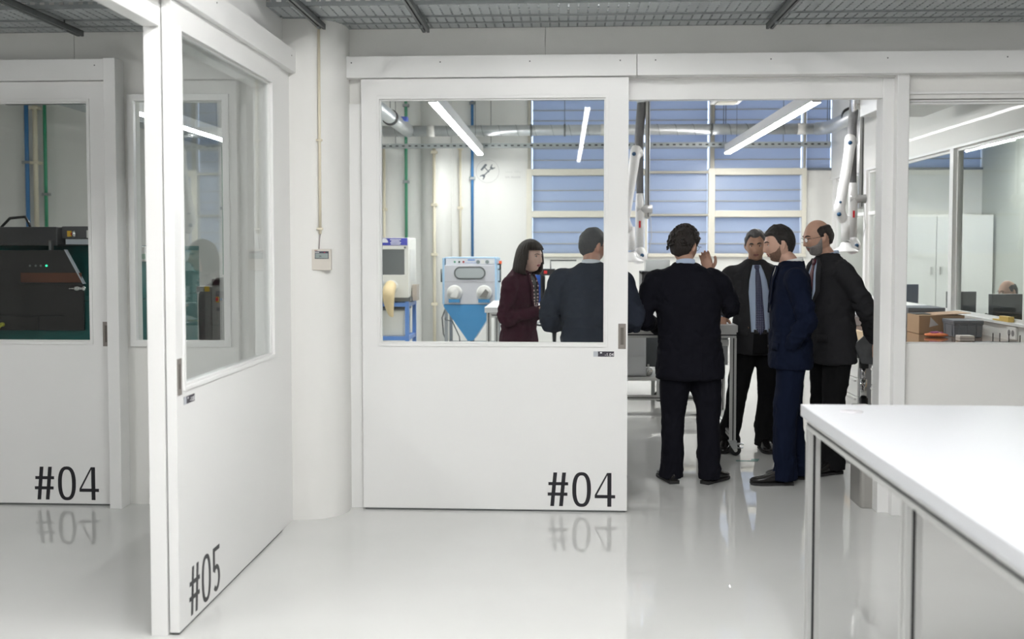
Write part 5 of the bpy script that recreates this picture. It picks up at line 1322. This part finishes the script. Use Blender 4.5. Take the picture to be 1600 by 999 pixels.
        for z in P.get('buttons', (1.04, .93)):
            bx_ = P.get('button_x', .0)
            h = jb.ray_cast(Vector((bx_, .8, z * s + dz)), Vector((0, -1, 0)))
            if h[0]: G().cyl((h[0].x, h[0].z), .009, h[0].y - .001, h[0].y + .006, 12, 'y').build('button', P.get('button_mat', BLACK), jk)
    if P.get('vent'):
        drape('back_vent', [(.98, .05, .053), (hem + .004, .055, .062)], .002, .002, jm, jk, True, 2)
        drape('back_seam', [(1.46, -.001, .001), (1.0, -.001, .001)], .0012, .001, jm, jk, True, 2)
    # shirt cuffs
    if shm and P.get('cuffs', True):
        for k in (1, -1):
            el, wr = Vector(arms[k][0]), Vector(arms[k][1]); d = (wr - el).normalized()
            G().tube([wr - d * .03, wr + d * .012], [.034, .033], 16, True).build('shirt_cuff', shm, jk, True)
    return root

J_NAVYBLK = cloth('navy_black_suit', (.0065, .0065, .011)); J_NAVY = cloth('navy_suit', (.0045, .008, .023)); J_CHAR = cloth('charcoal_suit', (.024, .024, .027)); J_GREYT = cloth('grey_tweed', (.034, .034, .037), .25)
J_GREYM = cloth('dark_slate_suit', (.030, .036, .052)); T_BLK = cloth('black_trousers', (.008, .008, .009)); J_PLUM = cloth('plum_jacket', (.062, .018, .032), .2)
SH_W = mat('white_shirt', (.72, .74, .80), .7, bump=.05, bscale=200); SH_B = mat('pale_blue_shirt', (.48, .58, .76), .7, bump=.05, bscale=200, var=.03)
def tie_mat(name, base, dot):
    m = mat(name, base, .5); nt = m.node_tree; b = nt.nodes['Principled BSDF']; tc = nt.nodes.new('ShaderNodeTexCoord')
    v = nt.nodes.new('ShaderNodeTexVoronoi'); v.inputs['Scale'].default_value = 75; v.inputs['Randomness'].default_value = .1
    r = nt.nodes.new('ShaderNodeValToRGB'); r.color_ramp.interpolation = 'CONSTANT'; r.color_ramp.elements[0].color = (*dot, 1); r.color_ramp.elements[1].color = (*base, 1); r.color_ramp.elements[1].position = .26
    v.voronoi_dimensions = '2D'; mp = nt.nodes.new('ShaderNodeMapping'); mp.inputs['Rotation'].default_value = (PI / 2, 0, 0); nt.links.new(tc.outputs['Object'], mp.inputs[0]); nt.links.new(mp.outputs[0], v.inputs['Vector']); nt.links.new(v.outputs['Distance'], r.inputs[0]); nt.links.new(r.outputs[0], b.inputs['Base Color']); return m
TIE1 = tie_mat('navy_dotted_tie', (.012, .014, .05), (.30, .32, .5)); TIE2 = mat('burgundy_tie', (.08, .008, .018), .5, var=.2, vscale=60)
def hairm(n, c, v=.35): return mat('hair_' + n, c, .5, bump=.5, bscale=90, var=v, vscale=60, stretch=(2.5, 2.5, .8))
R_ = math.radians

person('curly dark haired man in a black navy suit seen from behind, raising his right hand', (.86, 7.04), R_(2), dict(
    s=1.0, w=1.10, skin='mid', side=-.035, lean=.0, seed=1, hem=.725, belly=.015, head_yaw=R_(-38), head_tilt=R_(-8), head_s=1.04, jacket=J_NAVYBLK, trousers=J_NAVYBLK, shirt_mat=SH_B,
    arms={1: ((.285, .07, 1.20), (.170, .24, 1.450), (-.30, .0, 1), (.25, .95, 0), .30, -1), -1: ((-.315, .03, 1.14), (-.19, .26, 1.05), (.3, 1, -.1), (0, .1, 1), .4, 1)},
    feet={1: (.135, .0, R_(-42)), -1: (-.115, .02, R_(12))}, hair='short', hair_mat=hairm('dark_curly', (.018, .012, .010)), hair_thick=.027, hair_noise=.008, hair_freq=38, curls=True, glasses=True, vent=True, arm_r=1.05, cuffs=False, collar_up=.005))
person('greying man in pale blue shirt and dotted navy tie, hand on the table', (1.55, 8.27), R_(176), dict(
    s=1.005, w=1.0, skin='tan', seed=2, side=.03, hem=.77, head_yaw=R_(-8), head_tilt=R_(-7), head_roll=R_(3), jacket=J_GREYT, trousers=T_BLK, shirt_mat=SH_B, front=True, tie=TIE1, tie_len=.93, vbot=.90, vw=.084, vlow=.85,
    shirt_tail=[(.955, -.050, .050)], trouser_gap=[(.957, -.050, .050), (.775, -.06, .06)], buttons=(1.08, .985), button_x=.085, button_mat=mat('brown_button', (.25, .09, .04), .3),
    arms={1: ((.265, .02, 1.17), (.285, .10, 1.045 + .02), (.15, .75, -.30), (0, .3, 1), .12, -1), -1: ((-.27, -.01, 1.14), (-.24, .10, .93), (0, .25, -1), (-1, 0, 0), .4, 1)},
    feet={1: (.23, .02, R_(-18)), -1: (-.05, .0, R_(8))}, hair='receding', hair_mat=hairm('dark_grey', (.10, .095, .095)), brow_mat=hairm('black_brow', (.02, .016, .014)), brow=1.3, hair_thick=.013, eyes='brown', jaw=.8))
person('young bearded man in a navy suit standing in profile with his hand in his pocket', (1.56, 7.12), R_(84), dict(
    s=1.01, w=.96, skin='light', seed=3, hem=.79, lean=.0, head_yaw=R_(6), head_tilt=R_(-9), head_off=(0, .03, 0), jacket=J_NAVY, trousers=J_NAVY, shirt_mat=mat('bright_white_shirt', (.80, .80, .80), .7), front=True, vbot=1.12, vw=.042, belly=.0,
    arms={-1: ((-.25, -.07, 1.14), (-.19, .02, .955), (.75, -.2, -.8), (-1, 0, -.3), .3, 1), 1: ((.25, -.07, 1.14), (.19, .0, .955), (-.75, -.2, -.8), (1, 0, -.3), .3, -1)},
    feet={-1: (-.10, .045, R_(6)), 1: (.10, -.08, R_(-6))}, hair='short', hair_mat=hairm('near_black', (.012, .009, .008)), hair_thick=.017, hair_noise=.005, beard=(hairm('short_brown_beard', (.20, .115, .08), .5), .0012), jaw=1.1, collar_up=.0))
person('balding man with grey beard in charcoal suit holding a folder behind his back', (1.93, 7.50), R_(106), dict(
    s=1.04, w=1.0, skin='mid', seed=4, hem=.76, lean=.03, belly=.02, head_yaw=R_(-4), head_tilt=R_(-12), head_off=(0, .03, 0), jacket=J_CHAR, trousers=T_BLK, shirt_mat=SH_B, front=True, tie=TIE2, vbot=1.08, vw=.075, vlow=.4,
    arms={-1: ((-.265, -.12, 1.16), (-.14, -.25, .955), (.1, -.35, -1), (-.4, -.9, .1), .45, 1), 1: ((.27, -.10, 1.17), (.15, -.20, .97), (-.4, -.2, -1), (.5, -.8, 0), .45, -1)},
    feet={-1: (-.11, .03, R_(10)), 1: (.12, -.02, R_(-10))}, hair='bald', hair_mat=hairm('dark_brown', (.022, .016, .014)), hair_thick=.010, beard=(hairm('grey_beard', (.27, .25, .24)), .007), glasses=True, jaw=1.0))
person('grey haired man in a dark slate suit seen from behind through the centre door glass', (.185, 7.0), R_(-10), dict(
    s=1.0, w=1.08, skin='ruddy', seed=6, hem=.76, side=-.01, lean=.05, belly=.02, head_yaw=R_(-40), head_tilt=R_(-8), head_off=(-.005, .03, 0), jacket=J_GREYM, trousers=J_NAVYBLK, shirt_mat=SH_W,
    arms={-1: ((-.30, .02, 1.13), (-.18, .24, 1.06), (.6, 1, .1), (0, 0, 1), .5, 1), 1: ((.285, .03, 1.13), (.18, .25, 1.06), (-.6, 1, .1), (0, 0, 1), .5, -1)},
    feet={-1: (-.13, .0, R_(10)), 1: (.14, .02, R_(-12))}, hair='short', hair_mat=hairm('steel_grey', (.085, .085, .09)), hair_thick=.014, glasses=True, vent=True, arm_r=1.12, neck=1.08))
person('woman with a dark bob haircut in a plum jacket listening beside the rear table', (-.375, 8.32), R_(-112), dict(
    s=.955, w=.90, skin='pale', seed=8, hem=.82, taper=.96, lean=.02, head_yaw=R_(-14), head_tilt=R_(-2), head_off=(0, .035, -.01), jacket=J_PLUM, trousers=T_BLK, shirt_mat=mat('black_top', (.02, .018, .02), .7), front=True, vbot=1.12, vw=.06, lapel=.03, flaps=False, buttons=(), cuffs=False,
    arms={1: ((.235, .0, 1.06), (.14, .23, 1.12), (-.35, .8, .35), (.5, 0, .9), .8, -1), -1: ((-.235, .0, 1.06), (-.12, .22, 1.12), (.35, .8, .35), (-.5, 0, .9), .8, 1)},
    feet={1: (.09, .0, R_(-8)), -1: (-.09, .02, R_(8))}, hair='bob', hair_mat=hairm('dark_brown_bob', (.030, .018, .014), .25), brow_mat=hairm('black_brow', (.02, .016, .014)), jaw=.35, head_s=1.05, necklace=True, lips='f', shoe_s=.88, hand_s=.88, neck=.85, brow=.7, arm_r=.88))
person('seated bald man with glasses half hidden behind the dark grey monitor', (4.80, 11.05), R_(104), dict(
    s=.98, w=1.0, skin='mid', seed=9, dz=-.44, hipz=.50, sit=True, hem=.76, lean=.06, head_tilt=R_(-10), head_off=(0, .03, 0), jacket=J_CHAR, trousers=T_BLK, shirt_mat=SH_B,
    arms={-1: ((-.25, .08, .70), (-.16, .32, .835), (.1, 1, 0), (0, 0, 1), .4, 1), 1: ((.25, .08, .70), (.16, .32, .835), (-.1, 1, 0), (0, 0, 1), .4, -1)},
    feet={-1: (-.12, .45, 0), 1: (.12, .45, 0)}, hair='bald', hair_mat=hairm('dark_brown', (.022, .016, .014)), hair_thick=.006, glasses=True))
# folder held by the bald man
t = thing('grey_folder', 'dark grey mottled folder held behind the back of the balding man', 'folder', (2.165, 7.40, .93), R_(14))
f_ = G().prism([(-.11, -.005), (-.05, -.135), (.17, -.165), (.17, .055), (-.02, .075)], -.006, .006)
f_.build('cover', mat('mottled_grey', (.075, .078, .082), .4, var=.7, vscale=14), t, bevel=.001)
G().prism([(-.10, .0), (-.045, -.128), (.166, -.158), (.166, .052), (-.018, .069)], -.002, .002).xf(Matrix.Translation((.002, .008, .006))).build('pages', SH_W, t)
# necklace
t = thing('office_chair', 'dark office chair under the seated man behind the glazed partition', 'chair', (4.83, 11.05, 0), R_(104))
box(-.22, .22, -.22, .22, .36, .42).build('seat', BLACK, t, bevel=.02); G().cyl((0, 0), .03, .08, .36, 16).build('column', CHROME, t, True); box(-.2, .2, -.30, -.25, .50, .86).build('backrest', BLACK, t, bevel=.02)
box(-.03, .03, -.27, -.2, .38, .55).build('back_bracket', BLACK, t)
for k_ in range(5):
    a = 2 * PI * k_ / 5; G().tube([(0, 0, .10), (.26 * math.cos(a), .26 * math.sin(a), .06)], .016, 10).build('foot_spoke', BLACK, t, True); G().ball((.26 * math.cos(a), .26 * math.sin(a), .03), .03).build('caster', RUBBER, t, True)
